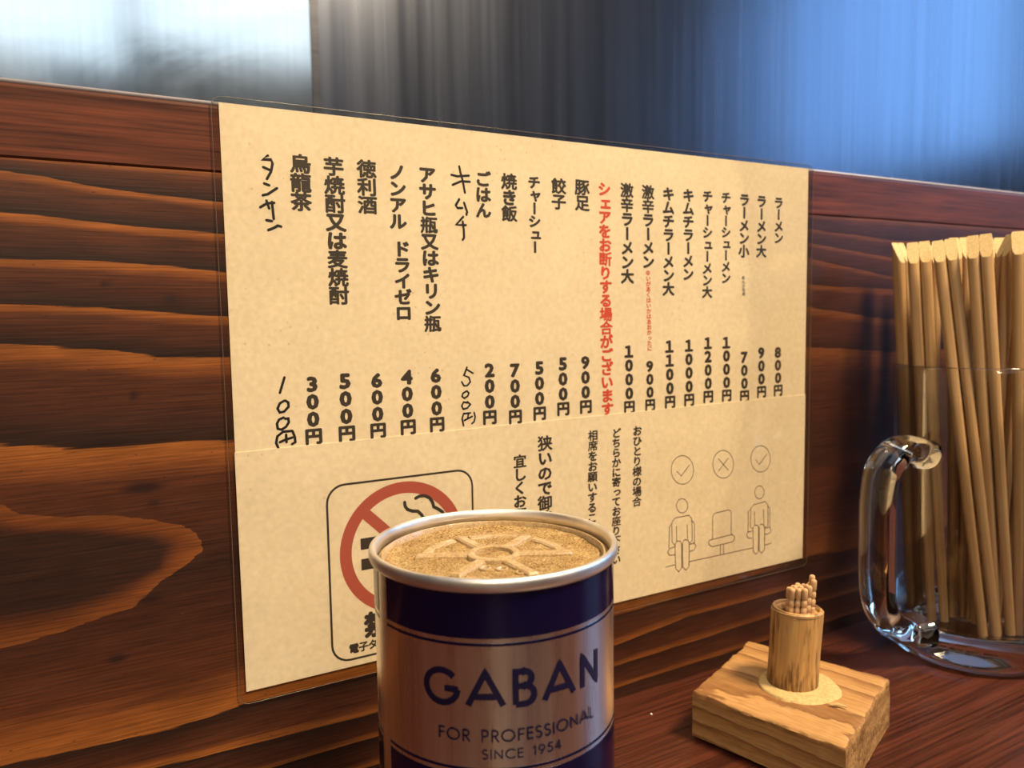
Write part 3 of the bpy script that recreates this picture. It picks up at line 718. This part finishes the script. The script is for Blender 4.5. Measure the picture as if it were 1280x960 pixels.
# the unprinted seam of the tin faces left of the viewer
SEAM = -174.5
b1 = band('navy_band', zb(50.9), zb(63.2), SEAM, SEAM+350); b1['label'] = 'navy blue upper band'
b2 = band('navy_band', zb(-46.5), zb(12.9), SEAM, SEAM+350); b2['label'] = 'navy blue lower band'
band('pinstripe', zb(48.85), zb(49.6), SEAM, SEAM+350); band('pinstripe', zb(14.1), zb(14.85), SEAM, SEAM+350)

def arc(cx, cy, rx, ry, a0, a1, n=16):
    return [(cx+rx*math.cos(A(a0+(a1-a0)*k/n)), cy+ry*math.sin(A(a0+(a1-a0)*k/n))) for k in range(n+1)]
PEN = {  # width, strokes in a unit-high box
    'G': (0.92, [arc(0.47, 0.5, 0.44, 0.44, 42, 330) + [(0.91, 0.46)], [(0.91, 0.46), (0.55, 0.46)]]),
    'A': (0.88, [[(0.0, 0.06), (0.44, 0.95), (0.88, 0.06)], [(0.17, 0.30), (0.71, 0.30)]]),
    'B': (0.58, [[(0.07, 0.06), (0.07, 0.94), (0.28, 0.94)] + arc(0.28, 0.745, 0.2, 0.195, 90, -90) + [(0.07, 0.55)], [(0.07, 0.55), (0.30, 0.55)] + arc(0.30, 0.305, 0.245, 0.245, 90, -90) + [(0.07, 0.06)]]),
    'N': (0.72, [[(0.07, 0.06), (0.07, 0.92), (0.65, 0.08), (0.65, 0.94)]]),
    'F': (0.45, [[(0.06, 0.04), (0.06, 0.95), (0.45, 0.95)], [(0.06, 0.53), (0.42, 0.53)]]),
    'O': (0.98, [arc(0.49, 0.5, 0.45, 0.45, 0, 360, 28)]),
    'R': (0.52, [[(0.06, 0.04), (0.06, 0.95), (0.25, 0.95)] + arc(0.25, 0.72, 0.22, 0.23, 90, -90) + [(0.06, 0.49)], [(0.22, 0.49), (0.52, 0.04)]]),
    'P': (0.50, [[(0.06, 0.04), (0.06, 0.95), (0.25, 0.95)] + arc(0.25, 0.70, 0.23, 0.25, 90, -90) + [(0.06, 0.45)]]),
    'E': (0.46, [[(0.46, 0.95), (0.06, 0.95), (0.06, 0.05), (0.46, 0.05)], [(0.06, 0.52), (0.43, 0.52)]]),
    'S': (0.48, [arc(0.24, 0.73, 0.19, 0.22, 40, 270) + arc(0.24, 0.27, 0.21, 0.24, 90, -140)]),
    'I': (0.12, [[(0.06, 0.04), (0.06, 0.96)]]),
    'L': (0.42, [[(0.06, 0.96), (0.06, 0.05), (0.42, 0.05)]]),
    'C': (0.80, [arc(0.49, 0.5, 0.45, 0.45, 50, 310, 22)]),
    '1': (0.30, [[(0.04, 0.80), (0.2, 0.95), (0.2, 0.04)]]),
    '9': (0.56, [arc(0.28, 0.67, 0.25, 0.27, -20, 340, 22), [(0.51, 0.58), (0.22, 0.03)]]),
    '5': (0.52, [[(0.48, 0.95), (0.18, 0.95), (0.12, 0.56)] + arc(0.24, 0.32, 0.25, 0.28, 115, -150)]),
    '4': (0.60, [[(0.44, 0.04), (0.44, 0.95), (0.04, 0.28), (0.60, 0.28)]]),
}
def tin_text(name, text, a0, a1, z0, z1, pen, mat, gap=0.22, space=0.45):
    """letters round the tin from angle a0 to a1 (degrees), from height z0 to z1 (mm over the paper's edge)"""
    tot = sum((PEN[c][0] if c != ' ' else space) for c in text) + gap*(len(text)-1)
    k = (A(a1)-A(a0))/tot; u = 0.0; b = MB(); h = (z1-z0)/1000
    for ch in text:
        if ch != ' ':
            wd, st = PEN[ch]
            for s in st:
                b.ribbon([((u+x)*k*RB, y*h) for x, y in s], pen*h, lambda p, q, d=0: ((RB+0.0002+d)*math.cos(A(a0)+p/RB), (RB+0.0002+d)*math.sin(A(a0)+p/RB), zb(z0)+q), step=0.0006, cap=6 if pen < 0.14 else 0)
            u += wd + gap
        else: u += space + gap
    return b.build(name, mat, can)
tin_text('brand_lettering', 'GABAN', -149.5, -66.2, 31.8, 42.1, 0.165, M['navy_ink'], gap=0.24)
tin_text('slogan_lettering', 'FOR PROFESSIONAL', -143.4, -70.4, 22.3, 25.7, 0.13, M['navy_ink'], gap=0.2)
tin_text('slogan_lettering', 'SINCE 1954', -124.4, -89.6, 17.5, 20.2, 0.13, M['navy_ink'], gap=0.2)

# pepper heaped under and over the shaker lid
random.seed(4)
def dust_z(x, y, r):
    return 0.1099 + 0.00055*mnoise.noise(Vector((x*120, y*120, 1.3))) + 0.00035*mnoise.noise(Vector((x*420, y*420, 4.1))) + (0.0011*max(0, (r-0.030)/0.0058)**1.5)
vs = [(0, 0, dust_z(0, 0, 0))]; fs = []; NR, NA = 60, 160
for i in range(1, NR+1):
    rr = 0.0358*i/NR
    for k in range(NA):
        a = 2*PI*k/NA; x, y = rr*math.cos(a), rr*math.sin(a); vs.append((x, y, dust_z(x, y, rr)))
fs += [(0, 1+k, 1+(k+1) % NA) for k in range(NA)]
for i in range(NR-1):
    for k in range(NA):
        p = 1+i*NA; fs.append((p+k, p+NA+k, p+NA+(k+1) % NA, p+(k+1) % NA))
o = link_mesh('ground_pepper', vs, fs, M['pepper'], can, smooth=True); o['kind'] = 'stuff'; o['label'] = 'tan pepper dust lying over the lid'
# shaker lid: outer ring, raised ring, hub and six spokes
lid = MB(); lid.lathe([(0.0334, 0.1090), (0.0336, 0.1116), (0.0340, 0.1121), (0.0345, 0.1120), (0.0347, 0.1112), (0.0347, 0.1090)], 128, closed=True)
lid = auto_smooth(lid.build('shaker_lid', M['plastic'], can), 50); lid['label'] = 'clear plastic lid dusted with pepper'
def arc_bar(name, r0, r1, a0, a1, zt, parent):
    b = MB(); a = 0.0005
    b.lathe([(r0, 0.1087), (r0, zt-a), (r0+a, zt), (r1-a, zt), (r1, zt-a), (r1, 0.1087)], 40, a0=A(a0), a1=A(a1))
    n = 6; last = len(b.v)-n
    b.f += [tuple(range(n)), tuple(range(last, last+n))[::-1]]
    return auto_smooth(b.build(name, M['plastic'], parent), 35)
VA = 62.1     # direction from the viewer across the lid
for k in range(6):
    an = VA - 90 + 60*k
    b = MB(); w = 0.0021; r0, r1 = 0.0078, 0.0243 if k in (0, 3) else 0.0228; zt = 0.1110
    sec = [(-w, 0.1087), (-w*0.85, zt-0.0005), (-w*0.6, zt), (w*0.6, zt), (w*0.85, zt-0.0005), (w, 0.1087)]
    ca, sa = math.cos(A(an)), math.sin(A(an)); vs = []
    for rr in (r0, r1-0.0006, r1):
        for s_, z_ in sec:
            zz = z_ if rr < r1 else min(z_, zt-0.0006)
            vs.append((rr*ca - s_*sa, rr*sa + s_*ca, zz))
    b.add(vs, [(i*6+j, i*6+j+1, (i+1)*6+j+1, (i+1)*6+j) for i in range(2) for j in range(5)] + [(0,1,2,3,4,5)[::-1], (12,13,14,15,16,17)])
    b.build('spoke', M['plastic'], lid)
b = MB(); b.lathe([(0.0058, 0.1087), (0.0060, 0.1110), (0.0066, 0.1114), (0.0076, 0.1114), (0.0082, 0.1110), (0.0084, 0.1087)], 48, closed=True)
auto_smooth(b.build('hub_ring', M['plastic'], lid), 50)
for k in (0, 1, 2):
    a_ = VA - 30 + 60*k - (0)
    arc_bar('lid_step', 0.0196, 0.0232, VA-90+60*k+8, VA-90+60*k+52, 0.1105, lid)
for ang_, rr in ((VA+168, 0.0125), (VA+190, 0.0135), (VA+205, 0.0185)):
    b = MB(); hx, hy = rr*math.cos(A(ang_)), rr*math.sin(A(ang_))
    b.lathe([(0.0, 0.10935), (0.0009, 0.10940), (0.0011, 0.1103), (0.0014, 0.1105), (0.0018, 0.1103), (0.0019, 0.1092)], 24, hx, hy)
    auto_smooth(b.build('shaker_hole', M['plastic'], lid), 50)

# ------------------------------------------------------------------ the toothpick holder
HXC, HYC = 0.2157, -0.0640
quad = [(0.1760, -0.0450), (0.1930, -0.1090), (0.2580, -0.0820), (0.2357, -0.0200)]   # left, front, right, far corner
g = Vector((quad[1][0]-quad[0][0], quad[1][1]-quad[0][1], 0)).normalized()
ang = math.atan2(g.y, g.x)
holder = thing('toothpick_holder', 'rough pine block with a short bamboo tube for toothpicks', 'toothpick holder', (HXC, HYC, ZC), ang)
def loc2(p): 
    dx, dy = p[0]-HXC, p[1]-HYC
    return (dx*math.cos(-ang)-dy*math.sin(-ang), dx*math.sin(-ang)+dy*math.cos(-ang))
LQ = [loc2(p) for p in quad]
HB = 0.0222
def bil(s, t):
    # s: from the left-far edge to the front-right edge (along the grain), t: from the left-front face to the far face
    a = Vector((*LQ[0], 0)).lerp(Vector((*LQ[1], 0)), s); c = Vector((*LQ[3], 0)).lerp(Vector((*LQ[2], 0)), s)
    return a.lerp(c, t)
def block_pt(s, t, h):
    p = bil(s, t); z = h*HB
    p.z = z + (0.0014*(1-t) + 0.0003*(1-s))*(1-h)
    edge = min(t, 1-t, s, 1-s)
    nn = mnoise.noise(Vector((s*7, t*7, h*3 + 5))); n2 = mnoise.noise(Vector((s*23, t*23, h*9)))
    if h > 0.95:
        wear = max(0, 1-edge/0.05)
        p.z += 0.0005*nn + 0.0003*n2 - 0.0009*wear*(0.7+0.6*n2)
    dirc = bil(0.5, 0.5) - p; dirc.z = 0
    out = max(0, 1-min(t, 1-t, s, 1-s)/0.02)
    if dirc.length > 1e-6 and out > 0:
        chip = 0.0016*max(0, mnoise.noise(Vector((s*11, t*11, 7.7)))) * (1 if h > 0.7 else 0.25) + (0.0007 if h > 0.95 else 0)
        p += dirc.normalized()*(chip + 0.0003*n2)
    return p
NS = 44
def grid_face(fn, na, nb, flip):
    v = [fn(i/na, j/nb) for j in range(nb+1) for i in range(na+1)]
    f = [(j*(na+1)+i, j*(na+1)+i+1, (j+1)*(na+1)+i+1, (j+1)*(na+1)+i) for j in range(nb) for i in range(na)]
    return v, [q[::-1] for q in f] if flip else f
b = MB(); NH = 14
for fn, na, nb, flip in ((lambda u, v: block_pt(u, v, 1), NS, NS, False), (lambda u, v: block_pt(u, v, 0), NS, NS, True), (lambda u, v: block_pt(u, 0, v), NS, NH, False), (lambda u, v: block_pt(u, 1, v), NS, NH, True), (lambda u, v: block_pt(0, u, v), NS, NH, True), (lambda u, v: block_pt(1, u, v), NS, NH, False)):
    b.add(*grid_face(fn, na, nb, flip))
nside = len(b.f)
o = b.build('wooden_block', M['block'], holder)
o.data.materials.append(M['end'])
nend = 2*NS*NH
for p in list(o.data.polygons)[nside-nend:]: p.material_index = 1
bm = bmesh.new(); bm.from_mesh(o.data); bmesh.ops.remove_doubles(bm, verts=bm.verts, dist=1e-5); bmesh.ops.recalc_face_normals(bm, faces=bm.faces); bm.to_mesh(o.data); bm.free()
auto_smooth(o, 35)
# filler smeared round the hole
vs = []; fs = []; n = 64; rings = (0.0100, 0.0125, 0.0150, 0.0165, 0.0172)
offx, offy = 0.0035, 0.0010
for i, rr in enumerate(rings):
    for k in range(n):
        a = 2*PI*k/n; kk = i/4
        wob = 1 + kk*(0.06*mnoise.noise(Vector((math.cos(a)*2, math.sin(a)*2, 3))) + 0.03*mnoise.noise(Vector((math.cos(a)*6, math.sin(a)*6, 8))))
        zz = HB + (0.0016, 0.0015, 0.0012, 0.0007, -0.0006)[i]
        vs.append((rr*wob*math.cos(a) + offx*kk, rr*wob*math.sin(a) + offy*kk, zz + 0.0002*mnoise.noise(Vector((rr*900*math.cos(a), rr*900*math.sin(a), 0)))))
for i in range(4):
    for k in range(n): fs.append((i*n+k, (i+1)*n+k, (i+1)*n+(k+1) % n, i*n+(k+1) % n))
o = link_mesh('filler_ring', vs, fs, M['filler'], holder, smooth=True); o['label'] = 'pale filler round the foot of the tube'
TB, TL = HB - 0.004, 0.0385
tube_tilt = Matrix.Rotation(math.radians(2.6), 4, 'Y')   # leans a little away from the viewer's left
tilt_axis = Vector((-0.495, -0.87, 0)); tilt_axis.rotate(Matrix.Rotation(-ang, 3, 'Z'))
tube_rot = Matrix.Rotation(math.radians(-3.0), 4, tilt_axis)
b = MB(); RT = 0.0106
prof = [(0.0, 0.0), (RT, 0.0), (RT*0.99, 0.005), (RT*0.985, 0.02), (RT*1.0, 0.034), (RT, TL-0.0006), (RT-0.0006, TL), (RT-0.0016, TL), (RT-0.0020, TL-0.0006), (RT-0.0022, TL-0.0014), (0.0066, TL-0.0016), (0.0066, 0.008), (0.0, 0.008)]
b.lathe(prof, 64)
for i, v in enumerate(b.v):     # an uneven cane
    a = math.atan2(v[1], v[0]); k = 1 + 0.012*math.sin(2*a+0.6) + 0.006*mnoise.noise(Vector((math.cos(a)*3, math.sin(a)*3, v[2]*40)))
    b.v[i] = (v[0]*k, v[1]*k, v[2] + (0.0006*math.sin(a+2.0) if v[2] > 0.03 else 0))
o = auto_smooth(b.build('bamboo_tube', M['bamboo'], holder), 40)
o.location = (0, 0, TB); o.rotation_euler = tube_rot.to_euler()
o['label'] = 'stained bamboo tube'
b = MB(); b.lathe([(RT-0.0019, TL-0.0004), (RT-0.0014, TL+0.0003), (RT-0.0004, TL+0.0002), (RT+0.0001, TL-0.0010), (RT-0.001, TL-0.002)], 64, closed=True)
r_ = auto_smooth(b.build('cut_edge', M['bamboo_rim'], o), 60); r_['label'] = 'brown cut edge'
b = MB(); sp = [bil(0.79, 0.37), bil(0.83, 0.40), bil(0.885, 0.41)]
b.sweep([(p.x, p.y, HB+0.0010+0.0005*(1-abs(i-1))) for i, p in enumerate(sp)], lambda t: (0.0009*(1-abs(2*t-1)*0.75), 0.0004), 8)
b.build('splinter', M['filler'], holder)

# toothpicks standing in the tube
def pick_mesh():
    b = MB(); L = 0.065; r = 0.00122; hd = []
    prof = [(0.0, 0.0), (0.0002, 0.0001), (r*0.75, 0.010), (r, 0.016), (r, L-0.0125)]
    z = L-0.0125
    for d in (0.0, 0.0034, 0.0066):
        prof += [(r, z+d), (r*0.80, z+d+0.0005), (r*0.72, z+d+0.0008), (r*0.80, z+d+0.0011), (r*1.02, z+d+0.0016)]
    prof += [(r*1.02, L-0.0012), (r*0.95, L-0.0005), (r*0.6, L-0.0001), (0.0, L)]
    b.lathe(prof, 16)
    return b
base = Matrix.Translation((HXC, HYC, ZC)) @ Matrix.Rotation(ang, 4, 'Z') @ Matrix.Translation((0, 0, TB)) @ tube_rot
pick0 = None; pk = 0
D = 0.00252
spots = [(0.0, 0.0)] + [(D*math.cos(A(60*k+12)), D*math.sin(A(60*k+12))) for k in range(6)]
for k in range(6):
    spots.append((2*D*math.cos(A(60*k+12)), 2*D*math.sin(A(60*k+12)))); spots.append((D*1.732*math.cos(A(60*k+42)), D*1.732*math.sin(A(60*k+42))))
random.seed(11)
vr = Vector((0.495, -0.87, 0)); vr.rotate(Matrix.Rotation(-ang, 3, 'Z'))       # to the viewer's right, in the holder's frame
rank = sorted(range(len(spots)), key=lambda i: -(spots[i][0]*vr.x + spots[i][1]*vr.y))
for i, (x, y) in enumerate(spots):
    if pick0 is None:
        o = pick_mesh().build('toothpick', M['pick']); auto_smooth(o, 60); pick0 = o
    else:
        o = pick0.copy(); COL.objects.link(o)
    side = (x*vr.x + y*vr.y)/(2*D)
    lift = 0.0100 + 0.0012*side + random.uniform(-0.0006, 0.0006)
    lab = 'grooved wooden toothpick packed in the bamboo tube'
    if i == rank[1]: lift = 0.0150; lab = 'toothpick sticking up highest of the bundle in the bamboo tube'
    if i == rank[0]: lift = 0.0138; lab = 'second highest toothpick, at the right edge of the bundle'
    px, py = x*0.98 + 0.0010*vr.x, y*0.98 + 0.0010*vr.y
    o.matrix_world = base @ Matrix.Translation((px, py, TL + lift - 0.065)) @ Matrix.Rotation(random.uniform(0, 6), 4, 'Z')
    tag(o, lab, 'toothpick', 'toothpicks in the bamboo tube' if lab.startswith('grooved') else None)

# ------------------------------------------------------------------ the beer mug
MX, MY = 0.3685, -0.0530
mug = thing('glass_mug', 'clear thick-bottomed glass beer mug full of chopsticks', 'mug', (MX, MY, ZC))
b = MB()
b.lathe([(0.0388, 0.0205), (0.0392, 0.05), (0.0400, 0.10), (0.0408, 0.150), (0.0407, 0.1538), (0.0398, 0.1550), (0.0389, 0.1542), (0.0386, 0.152), (0.0376, 0.10), (0.0366, 0.05), (0.0360, 0.0205)], 96, closed=True)
body = auto_smooth(b.build('mug_wall', M['thin'], mug), 50); body['label'] = 'clear cylindrical glass wall'
b = MB()
b.lathe([(0.0, 0.0045), (0.016, 0.0040), (0.025, 0.0022), (0.0300, 0.0008), (0.0340, 0.0003), (0.0378, 0.0014), (0.0400, 0.0040), (0.0407, 0.0075), (0.0402, 0.0110), (0.0393, 0.0145), (0.0388, 0.0200), (0.0362, 0.0201), (0.0345, 0.0186), (0.030, 0.0178), (0.015, 0.0174), (0.0, 0.0173)], 96)
auto_smooth(b.build('thick_base', M['thick'], mug), 50)
def catmull(p, n=8):
    p = [Vector(q) for q in p]; out = []
    q = [2*p[0]-p[1]] + p + [2*p[-1]-p[-2]]
    for i in range(1, len(q)-2):
        for k in range(n):
            t = k/n; a, b_, c, d = q[i-1], q[i], q[i+1], q[i+2]
            out.append(0.5*((2*b_) + (c-a)*t + (2*a-5*b_+4*c-d)*t*t + (3*b_-a-3*c+d)*t*t*t))
    return out + [p[-1]]
hd = Vector((-0.985, 0.12, 0)).normalized(); hd2 = Vector((-hd.y, hd.x, 0))
HP = [(0.0402, 0.110), (0.049, 0.1135), (0.058, 0.1125), (0.0670, 0.104), (0.0700, 0.090), (0.0700, 0.070), (0.0695, 0.050), (0.0668, 0.034), (0.0590, 0.0230), (0.0490, 0.0175), (0.0398, 0.0175)]
path = catmull([hd*r_ + Vector((0, 0, z_)) for r_, z_ in HP], 7)
def hrad(t):
    flare = 1 + 0.22*max(0, 1-t/0.06) + 0.45*max(0, 1-(1-t)/0.10)
    return (0.0090*flare, 0.0066*(1 + 0.2*max(0, 1-t/0.06) + 0.3*max(0, 1-(1-t)/0.1)))
b = MB()
# section kept square to the handle's own plane
m = len(path); ns = 20; vs = []; fs = []
for i, p in enumerate(path):
    t = (path[min(i+1, m-1)] - path[max(i-1, 0)]).normalized(); w_ = hd2.cross(t).normalized(); a_, b_ = hrad(i/(m-1))
    for k in range(ns):
        th = 2*PI*k/ns; ca, sa = math.cos(th), math.sin(th)
        sq = lambda c: math.copysign(abs(c)**0.8, c)
        vs.append(p + hd2*a_*sq(ca) + w_*b_*sq(sa))
for i in range(m-1):
    for k in range(ns): fs.append((i*ns+k, i*ns+(k+1) % ns, (i+1)*ns+(k+1) % ns, (i+1)*ns+k))
fs += [tuple(range(ns))[::-1], tuple((m-1)*ns+k for k in range(ns))]
b.add(vs, fs); hdl = auto_smooth(b.build('handle', M['thick'], mug), 60); hdl['label'] = 'thick looped glass handle'
bm = bmesh.new(); bm.from_mesh(hdl.data); bmesh.ops.recalc_face_normals(bm, faces=bm.faces); bm.to_mesh(hdl.data); bm.free()

# ------------------------------------------------------------------ chopstick pairs in the mug
LC = 0.203
def stick_mesh(sgn):
    """one of the two sticks of a pair: length along +z, its slanted cut facing -y"""
    n = 16; ts = [k/12 for k in range(11)] + [0.875, 0.90, 0.92, 0.94, 0.97, 1.0]; rows = len(ts)-1; vs = []; fs = []
    for j in range(rows+1):
        t = ts[j]; z = LC*t
        w = 0.0022 + 0.0006*min(1, t*1.1); d = 0.0019 + 0.0008*min(1, t*1.1)
        cx = sgn*(0.00280 + 0.00010*(1-t))
        for k in range(n):
            a = 2*PI*(k+0.5)/n; c, s = math.cos(a), math.sin(a)
            e = 0.35 if s > 0 else 0.85      # flat back, rounded face: a groove runs between the two
            x = cx + w*math.copysign(abs(c)**e, c); y = d*math.copysign(abs(s)**(0.35 if s > 0 else 0.75), s)
            zz = z
            if j >= rows-4:
                fr = min(1, max(0, (d*0.9 - y)/(d*1.8)))
                top = LC - 0.0115*fr
                zz = top if j == rows else min(z, top - 0.0008*(rows-j))
            vs.append((x, y, zz))
    for j in range(rows):
        for k in range(n): fs.append((j*n+k, j*n+(k+1) % n, (j+1)*n+(k+1) % n, (j+1)*n+k))
    fs += [tuple(range(n))[::-1], tuple(rows*n+k for k in range(n))]
    return vs, fs
def make_pair():
    r = thing('chopstick_pair', 'x', 'chopsticks')
    for sgn in (-1, 1):
        v, f = stick_mesh(sgn); o = link_mesh('chopstick', v, f, M['stick'], r)
        o.data.materials.append(M['cut']); o.data.polygons[len(f)-1].material_index = 1
        auto_smooth(o, 40); o.data.polygons[len(f)-1].use_smooth = False
    return r
def copy_tree(o, parent=None):
    c = o.copy(); COL.objects.link(c); c.parent = parent
    for ch in list(o.children): copy_tree(ch, c)
    return c
nvec = Vector((0.869, 0.495, 0)); rvec = Vector((0.495, -0.869, 0))   # away from the viewer, to the viewer's right
ZB = ZC + 0.0182
# side offset and nearness at the tip, the same at the foot (mm, from the mug's axis), twist of the pair (degrees), height over the others (mm)
PAIRS = [
    (-39.0, -3, -27.0, -2, 62, 0.0, 'leftmost chopstick pair in the mug, turned edge-on against its wall'),
    (-29.8, 11, -15.0, 15, 8, -3.0, 'chopstick pair beside the edge-on leftmost pair, slanted cut facing out'),
    (-17.6, 21, 8.6, 27, 6, 0.0, 'tall front chopstick pair with a broad slanted cut, leaning away from the handle'),
    (-10.2, 5, -6.0, 5, 30, 0.0, 'narrow chopstick pair showing just behind the tall leaning front pair'),
    (-2.4, 25, 14.8, 21, -4, 0.0, 'front chopstick pair in the middle with a pale smooth cut'),
    (5.0, 0, 2.5, 6, 20, -2.0, 'chopstick pair whose top shows low behind the middle front pair'),
    (9.9, 12, 4.0, 15, -62, 0.0, 'chopstick pair turned edge-on right of the middle front pair'),
    (17.0, 22, 24.0, 19, 3, 1.0, 'front chopstick pair right of the edge-on one, at the photo edge'),
    (30.0, 16, 27.5, 10, -8, 0.0, None), (36.0, 4, 29.0, -2, -30, 0.0, None), (33.0, -14, 22.0, -12, 15, 0.0, None),
    (20.0, -4, 14.0, -2, 40, 0.0, None), (20.0, -24, 12.0, -22, 0, 0.0, None),
    (6.0, -14, 4.0, -12, 10, -4.0, None), (-10.0, -16, -7.0, -12, -15, -5.0, None), (-25.0, -16, -23.0, -13, 25, -6.0, None), (-8.0, -34, -5.0, -27, 5, -4.0, None),
]
pair0 = None
for sx, dx, sb, db, tw, hz, lab in PAIRS:
    if pair0 is None: o = pair0 = make_pair()
    else: o = copy_tree(pair0)
    foot = Vector((MX, MY, ZB)) + rvec*sb/1000 - nvec*db/1000
    tip = Vector((MX, MY, 0)) + rvec*sx/1000 - nvec*dx/1000
    h = math.sqrt(LC**2 - (tip.x-foot.x)**2 - (tip.y-foot.y)**2); tip.z = ZB + h
    za = (tip-foot).normalized(); back = nvec.copy(); back.rotate(Matrix.Rotation(math.radians(tw), 3, 'Z'))
    xa = back.cross(za).normalized(); ya = za.cross(xa)
    o.matrix_world = Matrix.Translation(foot + za*hz/1000*0.3) @ Matrix((xa, ya, za)).transposed().to_4x4()
    if lab: tag(o, lab, 'chopsticks')
    else: tag(o, 'chopstick pair mostly out of sight behind or beside the front pairs', 'chopsticks', 'chopsticks out of sight in the mug')

# ------------------------------------------------------------------ specks on the counter
def speck(loc, r, lab):
    bm = bmesh.new(); bmesh.ops.create_icosphere(bm, subdivisions=2, radius=r)
    for v in bm.verts: v.co *= 1 + 0.25*mnoise.noise(v.co*1800 + Vector((*loc, 0))*50); v.co.z *= 0.8
    me = bpy.data.meshes.new('white_grain'); bm.to_mesh(me); bm.free(); me.materials.append(M['grain'])
    o = bpy.data.objects.new('white_grain', me); COL.objects.link(o); o.location = (*loc, ZC + r*0.7); tag(o, lab, 'grain')
speck((0.1740, -0.0200), 0.0006, 'tiny white grain on the counter left of the toothpick block')
speck((0.2672, -0.0330), 0.0006, 'tiny white grain on the counter between toothpick block and mug')
